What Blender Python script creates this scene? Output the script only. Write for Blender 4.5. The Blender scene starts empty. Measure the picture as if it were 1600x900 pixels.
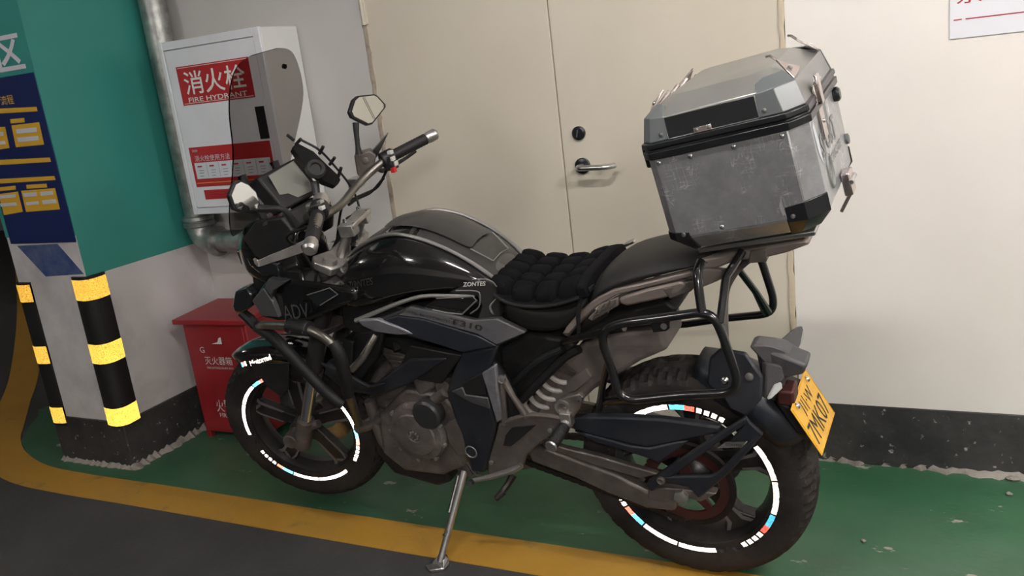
import bpy, bmesh, math, random
from mathutils import Vector, Matrix
from mathutils.bvhtree import BVHTree
random.seed(7)
PI = math.pi
S = bpy.context.scene
COL = S.collection

# ------------------------------------------------------------------ camera, world, lights, exposure
cam_d = bpy.data.cameras.new('camera'); cam = bpy.data.objects.new('camera', cam_d); COL.objects.link(cam)
cam_d.sensor_width = 36.0; cam_d.lens = 36.0 * 1350 / 1600; cam_d.clip_start = 0.05
R_ = [[0.894727, 0.430426, -0.119147], [0.004799, -0.276032, -0.961137], [-0.446587, 0.859383, -0.249039]]
cam.matrix_world = Matrix(((R_[0][0], -R_[1][0], -R_[2][0], 0.0), (R_[0][1], -R_[1][1], -R_[2][1], 0.0),
                           (R_[0][2], -R_[1][2], -R_[2][2], 1.39695), (0, 0, 0, 1)))
S.camera = cam
w = bpy.data.worlds.new('garage_air'); S.world = w; w.use_nodes = True
w.node_tree.nodes['Background'].inputs[0].default_value = (0.95, 0.97, 1.0, 1)
w.node_tree.nodes['Background'].inputs[1].default_value = 0.02

S.cycles.max_bounces = 6; S.cycles.diffuse_bounces = 3; S.cycles.glossy_bounces = 3
fl = bpy.data.lights.new('phone_flash', 'POINT'); fl.energy = 1.5; fl.shadow_soft_size = 0.012; fl.color = (1, .96, .9)
flo = bpy.data.objects.new('phone_flash', fl); flo.location = (0.012, 0.0, 1.39695 + .012); COL.objects.link(flo)
S.view_settings.view_transform = 'Standard'; S.view_settings.look = 'None'
S.view_settings.gamma = 1; S.view_settings.use_curve_mapping = False
S.view_settings.exposure = 0.0

# ------------------------------------------------------------------ materials
def mat(name, col, rough=.5, metal=0., var=0., vscale=8., bump=0., bscale=60., coat=0., dust=None, dustamt=0., dscale=5., spec=.5, col2=None, lo=.35, hi=.65):
    m = bpy.data.materials.new(name); m.use_nodes = True
    nt = m.node_tree; p = nt.nodes['Principled BSDF']; L = nt.links.new
    p.inputs['Base Color'].default_value = (*col, 1); p.inputs['Roughness'].default_value = rough
    p.inputs['Metallic'].default_value = metal; p.inputs['Specular IOR Level'].default_value = spec
    p.inputs['Coat Weight'].default_value = coat; p.inputs['Coat Roughness'].default_value = .06
    if var or bump or dust or col2:
        tc = nt.nodes.new('ShaderNodeTexCoord')
        src = None
        if var or col2:
            n = nt.nodes.new('ShaderNodeTexNoise'); n.inputs['Scale'].default_value = vscale; n.inputs['Detail'].default_value = 6
            L(tc.outputs['Object'], n.inputs['Vector'])
            r = nt.nodes.new('ShaderNodeValToRGB')
            c2 = col2 or tuple(c * (1 + var) for c in col)
            r.color_ramp.elements[0].position = lo; r.color_ramp.elements[1].position = hi
            r.color_ramp.elements[0].color = (*[c * (1 - var) for c in col], 1); r.color_ramp.elements[1].color = (*c2, 1)
            L(n.outputs['Fac'], r.inputs['Fac']); src = r.outputs['Color']
        if dust:
            n = nt.nodes.new('ShaderNodeTexNoise'); n.inputs['Scale'].default_value = dscale; n.inputs['Detail'].default_value = 8; n.inputs['Roughness'].default_value = .7
            L(tc.outputs['Object'], n.inputs['Vector'])
            mr = nt.nodes.new('ShaderNodeMapRange'); mr.inputs[1].default_value = .4; mr.inputs[2].default_value = .75; mr.inputs[4].default_value = dustamt
            L(n.outputs['Fac'], mr.inputs[0])
            mx = nt.nodes.new('ShaderNodeMix'); mx.data_type = 'RGBA'
            L(mr.outputs[0], mx.inputs['Factor'])
            if src: L(src, mx.inputs['A'])
            else: mx.inputs['A'].default_value = (*col, 1)
            mx.inputs['B'].default_value = (*dust, 1); src = mx.outputs['Result']
        if src: L(src, p.inputs['Base Color'])
        if bump:
            n = nt.nodes.new('ShaderNodeTexNoise'); n.inputs['Scale'].default_value = bscale; n.inputs['Detail'].default_value = 5
            L(tc.outputs['Object'], n.inputs['Vector'])
            b = nt.nodes.new('ShaderNodeBump'); b.inputs['Strength'].default_value = bump; b.inputs['Distance'].default_value = .01
            L(n.outputs['Fac'], b.inputs['Height']); L(b.outputs['Normal'], p.inputs['Normal'])
    return m

def retro(name, col, base):          # glass-bead retroreflective sheeting: its lobe goes back along the incoming ray
    m = bpy.data.materials.new(name); m.use_nodes = True; nt = m.node_tree; L = nt.links.new
    nt.nodes.remove(nt.nodes['Principled BSDF']); out = nt.nodes['Material Output']
    g = nt.nodes.new('ShaderNodeBsdfAnisotropic'); g.inputs['Color'].default_value = (*col, 1); g.inputs['Roughness'].default_value = .22
    ge = nt.nodes.new('ShaderNodeNewGeometry'); L(ge.outputs['Incoming'], g.inputs['Normal'])
    d = nt.nodes.new('ShaderNodeBsdfDiffuse'); d.inputs['Color'].default_value = (*base, 1)
    n = nt.nodes.new('ShaderNodeTexNoise'); n.inputs['Scale'].default_value = 220; tc = nt.nodes.new('ShaderNodeTexCoord'); L(tc.outputs['Object'], n.inputs['Vector'])
    mr = nt.nodes.new('ShaderNodeMapRange'); mr.inputs[1].default_value = .3; mr.inputs[2].default_value = .7; mr.inputs[3].default_value = .55; mr.inputs[4].default_value = .95
    L(n.outputs['Fac'], mr.inputs[0])
    x = nt.nodes.new('ShaderNodeMixShader'); L(mr.outputs[0], x.inputs[0]); L(d.outputs[0], x.inputs[1]); L(g.outputs[0], x.inputs[2]); L(x.outputs[0], out.inputs['Surface'])
    return m

M = {}
M['gloss'] = mat('gloss_black_paint', (.006, .006, .007), .12, coat=1., dust=(.03, .028, .026), dustamt=.25, dscale=14)
M['matte'] = mat('matte_black_plastic', (.012, .012, .013), .45, bump=.08, bscale=300, dust=(.06, .055, .05), dustamt=.2, dscale=9, spec=0.3)
M['satin'] = mat('dark_grey_satin_cover', (.035, .034, .033), .33, var=.15, vscale=20)
M['navy'] = mat('dark_navy_plastic', (.014, .017, .024), .42, bump=.06, bscale=260, dust=(.05, .045, .04), dustamt=.35, dscale=10, spec=0.35)
M['navygrey'] = mat('grey_worn_plastic', (.06, .06, .066), .42, bump=.1, bscale=220, dust=(.12, .11, .1), dustamt=.4, dscale=12)
M['graphite'] = mat('graphite_paint', (.03, .031, .034), .35, metal=.3, dust=(.08, .075, .07), dustamt=.3, dscale=9)
M['lavender'] = mat('silver_grey_panel', (.30, .30, .33), .38, metal=.5, dust=(.05, .045, .04), dustamt=.5, dscale=30)
M['silver'] = mat('silver_paint', (.42, .41, .40), .3, metal=.8, var=.1, vscale=30)
M['edge'] = mat('silver_edge_trim', (.34, .33, .32), .35, metal=.6)
M['alu'] = mat('cast_aluminium', (.52, .50, .48), .34, metal=.85, var=.12, vscale=25, bump=.05, bscale=120, dust=(.20, .17, .15), dustamt=.5, dscale=18)
M['bronze'] = mat('dusty_bronze_alloy', (.20, .175, .16), .42, metal=.6, var=.2, vscale=14, dust=(.12, .095, .08), dustamt=.7, dscale=11, bump=.08, bscale=140)
M['engine'] = mat('dirty_engine_casting', (.17, .15, .14), .5, metal=.5, var=.3, vscale=16, dust=(.11, .085, .07), dustamt=.9, dscale=9, bump=.2, bscale=90)
M['dusty'] = mat('dusty_brown_plastic', (.15, .128, .118), .62, var=.25, vscale=10, bump=.06, bscale=120, dust=(.2, .16, .13), dustamt=.45, dscale=6)
M['tail'] = mat('bronze_tail_plastic', (.26, .215, .195), .4, metal=.35, var=.1, vscale=10)
M['chrome'] = mat('chrome', (.75, .75, .76), .12, metal=1.)
M['steel'] = mat('scratched_steel', (.55, .55, .55), .3, metal=1., var=.15, vscale=40)
M['tube'] = mat('grey_steel_tube', (.20, .185, .165), .32, metal=.85, var=.2, vscale=12)
M['blacktube'] = mat('black_powdercoat_tube', (.008, .008, .009), .22, coat=.4)
M['rubber'] = mat('tyre_rubber', (.016, .0145, .0138), .75, var=.3, vscale=9, dust=(.05, .041, .036), dustamt=.7, dscale=7, bump=.15, bscale=160, spec=0.2)
M['groove'] = mat('painted_lit_tread_groove', (.13, .12, .113), .8, var=.3, vscale=20, spec=.2)  # pale groove colour stands in for tread edges catching the light
M['softrubber'] = mat('black_rubber', (.012, .012, .013), .55, bump=.1, bscale=200, spec=0.3)
M['rim'] = mat('black_rim_paint', (.012, .012, .013), .35, dust=(.07, .06, .052), dustamt=.55, dscale=9, spec=0.35)
M['rimedge'] = mat('machined_grey_edge', (.19, .185, .18), .4, metal=.4, var=.1)
M['seat'] = mat('black_seat_vinyl', (.016, .0155, .015), .5, bump=.12, bscale=420, dust=(.05, .046, .042), dustamt=.25, spec=0.3)
M['mesh'] = mat('black_mesh_fabric', (.006, .006, .0075), .8, bump=.35, bscale=700, spec=0.1)
M['white'] = mat('white_coil_paint', (.62, .58, .55), .4, dust=(.25, .21, .18), dustamt=.6, dscale=20)
M['red'] = mat('red_plastic', (.5, .02, .02), .35)
M['redmetal'] = mat('dark_red_anodised', (.08, .018, .016), .45, metal=.4, dust=(.05, .04, .035), dustamt=.8)
M['chain'] = mat('greasy_chain_steel', (.035, .03, .027), .5, metal=.7)
M['screen'] = mat('grey_display_glass', (.20, .205, .18), .18, coat=.5)
M['mirror'] = mat('mirror_glass', (.86, .88, .88), .02, metal=1.)
M['clear'] = mat('clear_lens', (.55, .55, .54), .15, coat=1.)
M['lamp'] = mat('dark_lamp_glass', (.012, .014, .016), .06, coat=1.)
M['plate'] = mat('yellow_plate_paint', (.78, .42, .035), .32, var=.06, vscale=30)
M['ink'] = mat('black_ink', (.012, .011, .01), .5)
M['whiteink'] = mat('white_print', (.75, .74, .72), .5)
M['greyink'] = mat('grey_print', (.22, .22, .215), .5)
M['podink'] = mat('faded_grey_print', (.06, .06, .065), .5)
M['darkink'] = mat('dark_tone_print', (.03, .03, .03), .3)
M['case'] = mat('brushed_aluminium_sheet', (.40, .41, .43), .34, metal=.75, var=.12, vscale=6, bump=.06, bscale=35, dust=(.78, .78, .78), dustamt=.35, dscale=28)
M['caserail'] = mat('aluminium_edge_rail', (.42, .43, .43), .28, metal=1., var=.08)
M['casetop'] = mat('grey_lid_sheet', (.30, .30, .285), .36, metal=.6, var=.08)
M['casegrey'] = mat('grey_corner_plastic', (.11, .12, .125), .32, var=.1)
M['caseblack'] = mat('black_case_trim', (.008, .009, .011), .28)
M['hook'] = mat('pink_tinted_steel', (.66, .58, .56), .24, metal=1., var=.1, vscale=40)
M['retw'] = retro('white_reflective_tape', (1., .93, .82), (.55, .5, .42))
M['retred'] = retro('red_reflective_tape', (1., .13, .09), (.5, .06, .05))
M['retblue'] = retro('blue_reflective_tape', (.10, .50, .85), (.04, .2, .4))
M['rety'] = retro('yellow_reflective_band', (1., .58, .09), (.6, .28, .02))
def scratch(m, light):                # fine scratches with random direction
    nt = m.node_tree; L = nt.links.new; p = nt.nodes['Principled BSDF']; tc = nt.nodes.new('ShaderNodeTexCoord'); src = p.inputs['Base Color'].links[0].from_socket
    for rz, sc, th in ((.5, (10, 10, 90), .012), (-1.1, (120, 12, 14), .010), (2.0, (30, 30, 6), .006)):
        mp = nt.nodes.new('ShaderNodeMapping'); mp.inputs['Rotation'].default_value = (rz, rz * .7, rz); mp.inputs['Scale'].default_value = sc; L(tc.outputs['Object'], mp.inputs['Vector'])
        n = nt.nodes.new('ShaderNodeTexNoise'); n.inputs['Scale'].default_value = 1.; n.inputs['Detail'].default_value = 2; L(mp.outputs[0], n.inputs['Vector'])
        n2 = nt.nodes.new('ShaderNodeTexNoise'); n2.inputs['Scale'].default_value = 16; L(tc.outputs['Object'], n2.inputs['Vector'])
        a = nt.nodes.new('ShaderNodeMath'); a.operation = 'SUBTRACT'; a.inputs[1].default_value = .5; L(n.outputs['Fac'], a.inputs[0])
        b = nt.nodes.new('ShaderNodeMath'); b.operation = 'ABSOLUTE'; L(a.outputs[0], b.inputs[0])
        c = nt.nodes.new('ShaderNodeMath'); c.operation = 'LESS_THAN'; c.inputs[1].default_value = th; L(b.outputs[0], c.inputs[0])
        d = nt.nodes.new('ShaderNodeMapRange'); d.inputs[1].default_value = .52; d.inputs[2].default_value = .62; d.inputs[4].default_value = .75; L(n2.outputs['Fac'], d.inputs[0])
        e = nt.nodes.new('ShaderNodeMath'); e.operation = 'MULTIPLY'; L(c.outputs[0], e.inputs[0]); L(d.outputs[0], e.inputs[1])
        x = nt.nodes.new('ShaderNodeMix'); x.data_type = 'RGBA'; L(e.outputs[0], x.inputs['Factor']); L(src, x.inputs['A']); x.inputs['B'].default_value = (*light, 1); src = x.outputs['Result']
    L(src, p.inputs['Base Color'])
scratch(M['case'], (.85, .85, .86))
# smoked windscreen: real tinted transparent sheet
m = bpy.data.materials.new('smoked_acrylic'); m.use_nodes = True; nt = m.node_tree; nt.nodes.remove(nt.nodes['Principled BSDF'])
tr = nt.nodes.new('ShaderNodeBsdfTransparent'); tr.inputs[0].default_value = (.60, .58, .565, 1)
gl = nt.nodes.new('ShaderNodeBsdfGlossy') if hasattr(bpy.types, 'ShaderNodeBsdfGlossy') else nt.nodes.new('ShaderNodeBsdfAnisotropic')
gl.inputs['Roughness'].default_value = .06
fr = nt.nodes.new('ShaderNodeLayerWeight'); fr.inputs[0].default_value = .05
mx = nt.nodes.new('ShaderNodeMixShader'); nt.links.new(fr.outputs['Fresnel'], mx.inputs[0]); nt.links.new(tr.outputs[0], mx.inputs[1]); nt.links.new(gl.outputs[0], mx.inputs[2])
nt.links.new(mx.outputs[0], nt.nodes['Material Output'].inputs['Surface']); M['smoke'] = m

# ------------------------------------------------------------------ geometry helpers
class G:
    def __init__(s): s.v = []; s.f = []
    def add(s, vs, fs):
        n = len(s.v); s.v += [tuple(p) for p in vs]; s.f += [tuple(i + n for i in f) for f in fs]; return s
    def box(s, c, h, rot=None):
        vs = []
        for i in (-1, 1):
            for j in (-1, 1):
                for k in (-1, 1):
                    p = Vector((i * h[0], j * h[1], k * h[2]))
                    if rot: p = rot @ p
                    vs.append(p + Vector(c))
        return s.add(vs, [(0, 1, 3, 2), (4, 6, 7, 5), (0, 4, 5, 1), (2, 3, 7, 6), (0, 2, 6, 4), (1, 5, 7, 3)])
    def box2(s, a, b):
        return s.box([(x + y) / 2 for x, y in zip(a, b)], [abs(x - y) / 2 for x, y in zip(a, b)])
    def loft(s, rings, cap=True, closed=True):
        n = len(rings[0]); vs = [p for r in rings for p in r]; fs = []
        for i in range(len(rings) - 1):
            for j in range(n if closed else n - 1):
                a = i * n + j; b = i * n + (j + 1) % n; fs.append((a, b, b + n, a + n))
        if cap: fs.append(tuple(range(n - 1, -1, -1))); fs.append(tuple((len(rings) - 1) * n + j for j in range(n)))
        return s.add(vs, fs)
    def prism(s, poly, v0, v1):                      # polygon in (u, w), extruded across v
        return s.loft([[(p[0], v0, p[1]) for p in poly], [(p[0], v1, p[1]) for p in poly]])
    def plate(s, pts, off):                          # polygon of 3-D points, thickened by a vector
        off = Vector(off); return s.loft([[Vector(p) for p in pts], [Vector(p) + off for p in pts]])
    def tube(s, path, r, seg=10, smooth=0, cap=True):
        P = [Vector(p) for p in path]
        if smooth: P = spline(P, smooth)
        rs = r if isinstance(r, (list, tuple)) else None
        rings = []; nrm = None
        for i, p in enumerate(P):
            t = (P[min(i + 1, len(P) - 1)] - P[max(i - 1, 0)]).normalized()
            if nrm is None:
                nrm = t.orthogonal().normalized()
            else:
                nrm = (nrm - t * nrm.dot(t)); nrm = nrm.normalized() if nrm.length > 1e-6 else t.orthogonal().normalized()
            b = t.cross(nrm)
            if rs:
                x = i / (len(P) - 1) * (len(rs) - 1); k = min(int(x), len(rs) - 2); rr = rs[k] + (rs[k + 1] - rs[k]) * (x - k)
            else: rr = r
            rings.append([p + (nrm * math.cos(a) + b * math.sin(a)) * rr for a in [2 * PI * j / seg for j in range(seg)]])
        return s.loft(rings, cap)
    def lathe(s, prof, c=(0, 0, 0), ax=(0, 1, 0), seg=24, closed=False):   # prof: list of (along, radius)
        ax = Vector(ax).normalized(); x = ax.orthogonal().normalized(); y = ax.cross(x); c = Vector(c)
        rings = [[c + ax * a + (x * math.cos(t) + y * math.sin(t)) * r for t in [2 * PI * j / seg for j in range(seg)]] for a, r in prof]
        if closed: rings.append(rings[0])
        return s.loft(rings, cap=not closed)
    def mir(s):                                       # add the mirror image across v = 0
        n = len(s.v); s.v += [(p[0], -p[1], p[2]) for p in s.v]; s.f += [tuple(i + n for i in reversed(f)) for f in s.f]; return s
    def flip(s):
        g = G(); g.v = [(p[0], -p[1], p[2]) for p in s.v]; g.f = [tuple(reversed(f)) for f in s.f]; return g

def spline(P, k):
    P = [Vector(p) for p in P]; Q = [P[0] * 2 - P[1]] + P + [P[-1] * 2 - P[-2]]; out = []
    for i in range(1, len(Q) - 2):
        a, b, c, d = Q[i - 1:i + 3]
        for j in range(k):
            t = j / k
            out.append(.5 * ((2 * b) + (c - a) * t + (2 * a - 5 * b + 4 * c - d) * t * t + (3 * b - a - 3 * c + d) * t ** 3))
    out.append(P[-1]); return out

def round_path(P, r=.02, k=4):                        # polyline with rounded corners
    P = [Vector(p) for p in P]; out = [P[0]]
    for i in range(1, len(P) - 1):
        a = (P[i - 1] - P[i]); b = (P[i + 1] - P[i]); ra = min(r, a.length * .45); rb = min(r, b.length * .45)
        A = P[i] + a.normalized() * ra; Bq = P[i] + b.normalized() * rb
        for j in range(k + 1):
            t = j / k; out.append(A * (1 - t) ** 2 + P[i] * 2 * t * (1 - t) + Bq * t * t)
    out.append(P[-1]); return out

def obj(name, g, m, parent=None, bevel=0., seg=2, sub=0, angle=35, label=None, matrix=None):
    me = bpy.data.meshes.new(name); me.from_pydata([tuple(v) for v in g.v], [], g.f); me.validate()
    bm = bmesh.new(); bm.from_mesh(me)
    bmesh.ops.recalc_face_normals(bm, faces=bm.faces)
    lim = math.radians(angle)
    for e in bm.edges:
        if len(e.link_faces) == 2: e.smooth = e.calc_face_angle(0) < lim
    for f in bm.faces: f.smooth = True
    bm.to_mesh(me); bm.free()
    me.materials.append(M[m] if isinstance(m, str) else m)
    o = bpy.data.objects.new(name, me); COL.objects.link(o)
    if parent: o.parent = parent
    if matrix is not None: o.matrix_local = matrix
    if bevel:
        b = o.modifiers.new('bevel', 'BEVEL'); b.width = bevel; b.segments = seg; b.limit_method = 'ANGLE'; b.angle_limit = math.radians(30)
    if sub:
        b = o.modifiers.new('sub', 'SUBSURF'); b.levels = b.render_levels = sub
    if label: o['label'] = label
    return o
def tag(o, label, cat, group=None, kind=None):
    o['label'] = label; o['category'] = cat
    if group: o['group'] = group
    if kind: o['kind'] = kind
    return o
def struct(o): o['kind'] = 'structure'; return o
def empty(name, matrix):
    o = bpy.data.objects.new(name, None); COL.objects.link(o); o.empty_display_size = .1; o.matrix_world = matrix; return o

def text(body, name, m, parent, org, xd, yd, height, width=None, shear=0., ext=.0006, onto=None, proj=(0, -1, 0), bold=0., label=None):
    c = bpy.data.curves.new(name, 'FONT'); c.body = body; c.align_x = 'CENTER'; c.align_y = 'CENTER'; c.shear = shear; c.offset = bold; c.resolution_u = 3
    t = bpy.data.objects.new(name, c); COL.objects.link(t); bpy.context.view_layer.update()
    me = bpy.data.meshes.new_from_object(t.evaluated_get(bpy.context.evaluated_depsgraph_get()))
    bpy.data.objects.remove(t)
    xs = [v.co.x for v in me.vertices]; ys = [v.co.y for v in me.vertices]
    cx, cy = (min(xs) + max(xs)) / 2, (min(ys) + max(ys)) / 2
    sy = height / (max(ys) - min(ys)); sx = (width / (max(xs) - min(xs))) if width else sy
    X = Vector(xd).normalized(); Y = Vector(yd).normalized(); N = X.cross(Y).normalized(); org = Vector(org)
    g = G(); n = len(me.vertices)
    front = [org + X * ((v.co.x - cx) * sx) + Y * ((v.co.y - cy) * sy) for v in me.vertices]
    pts = []
    for p in front:
        q = p + N * ext
        if onto:
            d = Vector(proj).normalized(); h = onto.ray_cast(p - d * .3, d, .8)
            if h[0] is not None: q = h[0] - d * (ext + .0008)
        pts.append(q)
    faces = [tuple(p.vertices) for p in me.polygons]
    g.v = [tuple(p) for p in pts]; g.f = faces
    bpy.data.meshes.remove(me)
    return obj(name, g, m, parent, label=label)
def bvh(o):
    dg = bpy.context.evaluated_depsgraph_get(); dg.update(); e = o.evaluated_get(dg); me = e.to_mesh()
    t = BVHTree.FromPolygons([v.co.copy() for v in me.vertices], [tuple(p.vertices) for p in me.polygons]); e.to_mesh_clear(); return t

# ------------------------------------------------------------------ the setting
WY = 2.773
def surf(name, base, alt, chip=None, chip_lo=.62, chip_hi=.66, chip_scale=7., rough=.5, vs=3., bump=.1, bscale=40, stain=None, st_lo=.5, st_hi=.75, st_scale=1.2, st_amt=.6, stretch=(1, 1, 1), spec=.4):
    m = bpy.data.materials.new(name); m.use_nodes = True; nt = m.node_tree; L = nt.links.new; p = nt.nodes['Principled BSDF']
    p.inputs['Roughness'].default_value = rough; p.inputs['Specular IOR Level'].default_value = spec
    tc = nt.nodes.new('ShaderNodeTexCoord'); mp = nt.nodes.new('ShaderNodeMapping'); mp.inputs['Scale'].default_value = stretch
    L(tc.outputs['Object'], mp.inputs['Vector'])
    def noise(sc, det=6, ro=.55):
        n = nt.nodes.new('ShaderNodeTexNoise'); n.inputs['Scale'].default_value = sc; n.inputs['Detail'].default_value = det; n.inputs['Roughness'].default_value = ro
        L(mp.outputs[0], n.inputs['Vector']); return n.outputs['Fac']
    def mixc(fac, a, b):
        x = nt.nodes.new('ShaderNodeMix'); x.data_type = 'RGBA'; L(fac, x.inputs['Factor'])
        for s_, k in ((a, 'A'), (b, 'B')):
            if isinstance(s_, tuple): x.inputs[k].default_value = (*s_, 1)
            else: L(s_, x.inputs[k])
        return x.outputs['Result']
    def rng(f, lo, hi, amt=1.):
        r = nt.nodes.new('ShaderNodeMapRange'); r.inputs[1].default_value = lo; r.inputs[2].default_value = hi; r.inputs[4].default_value = amt; L(f, r.inputs[0]); return r.outputs[0]
    c = mixc(rng(noise(vs), .35, .65), base, alt)
    if stain: c = mixc(rng(noise(st_scale, 8, .65), st_lo, st_hi, st_amt), c, stain)
    if chip: c = mixc(rng(noise(chip_scale, 9, .62), chip_lo, chip_hi), c, chip)
    L(c, p.inputs['Base Color'])
    b = nt.nodes.new('ShaderNodeBump'); b.inputs['Strength'].default_value = bump; b.inputs['Distance'].default_value = .01
    L(noise(bscale), b.inputs['Height']); L(b.outputs[0], p.inputs['Normal'])
    return m
M['concrete'] = surf('grey_concrete', (.040, .040, .040), (.054, .053, .051), stain=(.022, .022, .022), bump=.15, rough=.55)
M['green'] = surf('green_floor_paint', (.028, .105, .050), (.045, .135, .068), chip=(.36, .33, .29), chip_lo=.635, chip_hi=.655, chip_scale=5.5, stain=(.10, .13, .10), st_lo=.42, st_hi=.72, st_amt=.6, rough=.34, bump=.08, stretch=(1, 1.8, 1))
M['yellow'] = surf('worn_yellow_line_paint', (.36, .19, .026), (.44, .24, .036), chip=(.13, .10, .06), chip_lo=.60, chip_hi=.75, chip_scale=6, stain=(.22, .13, .04), st_scale=3., rough=.5, bump=.12)
M['wall'] = surf('cream_wall_paint', (.73, .69, .655), (.76, .72, .685), stain=(.68, .63, .58), st_amt=.35, rough=.6, bump=.05, bscale=18)
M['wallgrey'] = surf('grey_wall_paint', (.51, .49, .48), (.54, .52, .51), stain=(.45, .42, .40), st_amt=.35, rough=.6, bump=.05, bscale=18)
M['doorp'] = surf('beige_door_paint', (.57, .52, .435), (.60, .55, .465), stain=(.54, .465, .40), st_amt=.3, rough=.42, bump=.03, bscale=14)
M['colwhite'] = surf('scuffed_white_paint', (.62, .60, .605), (.66, .64, .64), stain=(.22, .21, .21), st_lo=.44, st_hi=.70, st_scale=2.3, st_amt=.55, rough=.55, bump=.06)
M['teal'] = surf('teal_green_paint', (.042, .27, .235), (.046, .29, .25), rough=.35, bump=.03, bscale=14)
M['blackbase'] = surf('chipped_black_base_paint', (.018, .018, .019), (.03, .029, .029), chip=(.30, .29, .28), chip_lo=.63, chip_hi=.68, chip_scale=38, stain=(.075, .07, .066), st_lo=.42, st_hi=.7, st_scale=5, rough=.6, bump=.4, bscale=22)
M['grout'] = surf('rough_grey_mortar', (.24, .215, .19), (.34, .31, .275), stain=(.09, .082, .075), st_scale=9, st_amt=.8, rough=.8, bump=.6, bscale=60)
M['tape'] = surf('aged_beige_sealant', (.50, .42, .31), (.58, .50, .39), stain=(.36, .27, .19), st_scale=9, st_amt=.5, rough=.7, bump=.3, bscale=60)
M['crack'] = surf('brown_cracked_sealant', (.30, .24, .19), (.48, .42, .35), stain=(.16, .12, .09), st_scale=16, st_amt=.9, rough=.8, bump=.5, bscale=70)
M['galv'] = mat('galvanised_pipe', (.36, .36, .35), .42, metal=.85, var=.3, vscale=18, bump=.1, bscale=80)
M['cabinet'] = mat('white_enamel_cabinet', (.74, .75, .80), .28, var=.03)
M['cabside'] = mat('white_enamel_cabinet_side', (.74, .75, .74), .3, var=.03)
M['signred'] = mat('red_sign_vinyl', (.42, .025, .03), .35, var=.06)
M['boxred'] = mat('red_enamel_box', (.29, .014, .02), .38, var=.12, vscale=6, dust=(.2, .05, .05), dustamt=.3)
M['posterblue'] = mat('navy_poster_print', (.012, .022, .10), .35)
M['posteryellow'] = mat('yellow_poster_print', (.72, .42, .04), .4)
M['posterwhite'] = mat('white_poster_print', (.62, .64, .70), .4)
M['decalblue'] = mat('blue_floor_decal', (.035, .07, .20), .45, dust=(.35, .36, .4), dustamt=.35, dscale=16)
M['paper'] = mat('white_notice_sheet', (.70, .70, .76), .25)
M['ceil'] = surf('dull_ceiling_paint', (.40, .39, .38), (.44, .43, .42))

floor = struct(obj('floor', G().box2((-14, -9, -.12), (5, 9, 0)), 'concrete'))
obj('green_floor_paint', G().loft([[(x, y, z) for x, y in ((5, 2.06), (5, WY), (-2.6, WY), (-3.9, WY + .3), (-4.10, 2.56), (-4.01, 2.495), (-3.915, 2.375), (-3.784, 2.244), (-3.6, 2.15), (-3.38, 2.078), (-3.15, 2.06))] for z in (0, .0012)]), 'green', floor)
cen = [(5, 1.985), (2, 1.985), (0, 1.985), (-1.5, 1.982), (-2.6, 1.99), (-3.1, 1.99), (-3.40, 2.01), (-3.66, 2.09), (-3.86, 2.2), (-4.02, 2.33), (-4.3, 2.56), (-4.9, 3.05), (-6.5, 4.2), (-9, 5.9)]
sp = spline([Vector((*p, 0)) for p in cen], 6); ri = []
for i, p in enumerate(sp):
    t = (sp[min(i + 1, len(sp) - 1)] - sp[max(i - 1, 0)]).normalized(); n = Vector((-t.y, t.x, 0)) * .078
    ri.append([p + n, p - n, p - n + Vector((0, 0, .002)), p + n + Vector((0, 0, .002))])
obj('yellow_line', G().loft(ri), 'yellow', floor)
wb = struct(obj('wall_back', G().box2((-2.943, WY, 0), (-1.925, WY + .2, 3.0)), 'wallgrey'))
obj('wall_section', G().box2((-.425, WY, 0), (5, WY + .2, 3.0)), 'wall', wb)
obj('wall_section', G().box2((-1.925, WY, 2.1), (-.425, WY + .2, 3.0)), 'wall', wb)
bb = struct(obj('baseboard_back', G().box2((-.425, WY - .006, 0), (5, WY + .01, .207)), 'blackbase', bevel=.003))
# rough mortar bead between base and floor
g = G(); rings = []
for i in range(0, 300):
    x = -.44 + i * .018; d = .008 + random.random() ** 2 * .026 + .008 * math.sin(x * 9); h = .008 + random.random() * .014
    rings.append([(x, WY, 0), (x, WY - d, 0), (x, WY - d * .6, h * .7), (x, WY - .006, h), (x, WY, h)])
obj('mortar_bead', g.loft(rings), 'grout', bb)
ceil = struct(obj('ceiling', G().box2((-14, -9, 2.7), (5, 9, 2.8)), 'ceil'))
wf = struct(obj('wall_front', G().box2((-14, -6.2, 0), (5, -6.0, 2.7)), 'wall'))
wr = struct(obj('wall_right', G().box2((4.8, -6.0, 0), (5, WY, 2.7)), 'wall'))
wl = struct(obj('wall_left', G().box2((-13.9, -6, 0), (-13.7, 8.8, 2.7)), 'ceil'))
wk = struct(obj('wall_far', G().box2((-13.7, 7.6, 0), (-3.4, 7.8, 2.7)), 'ceil'))

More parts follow.
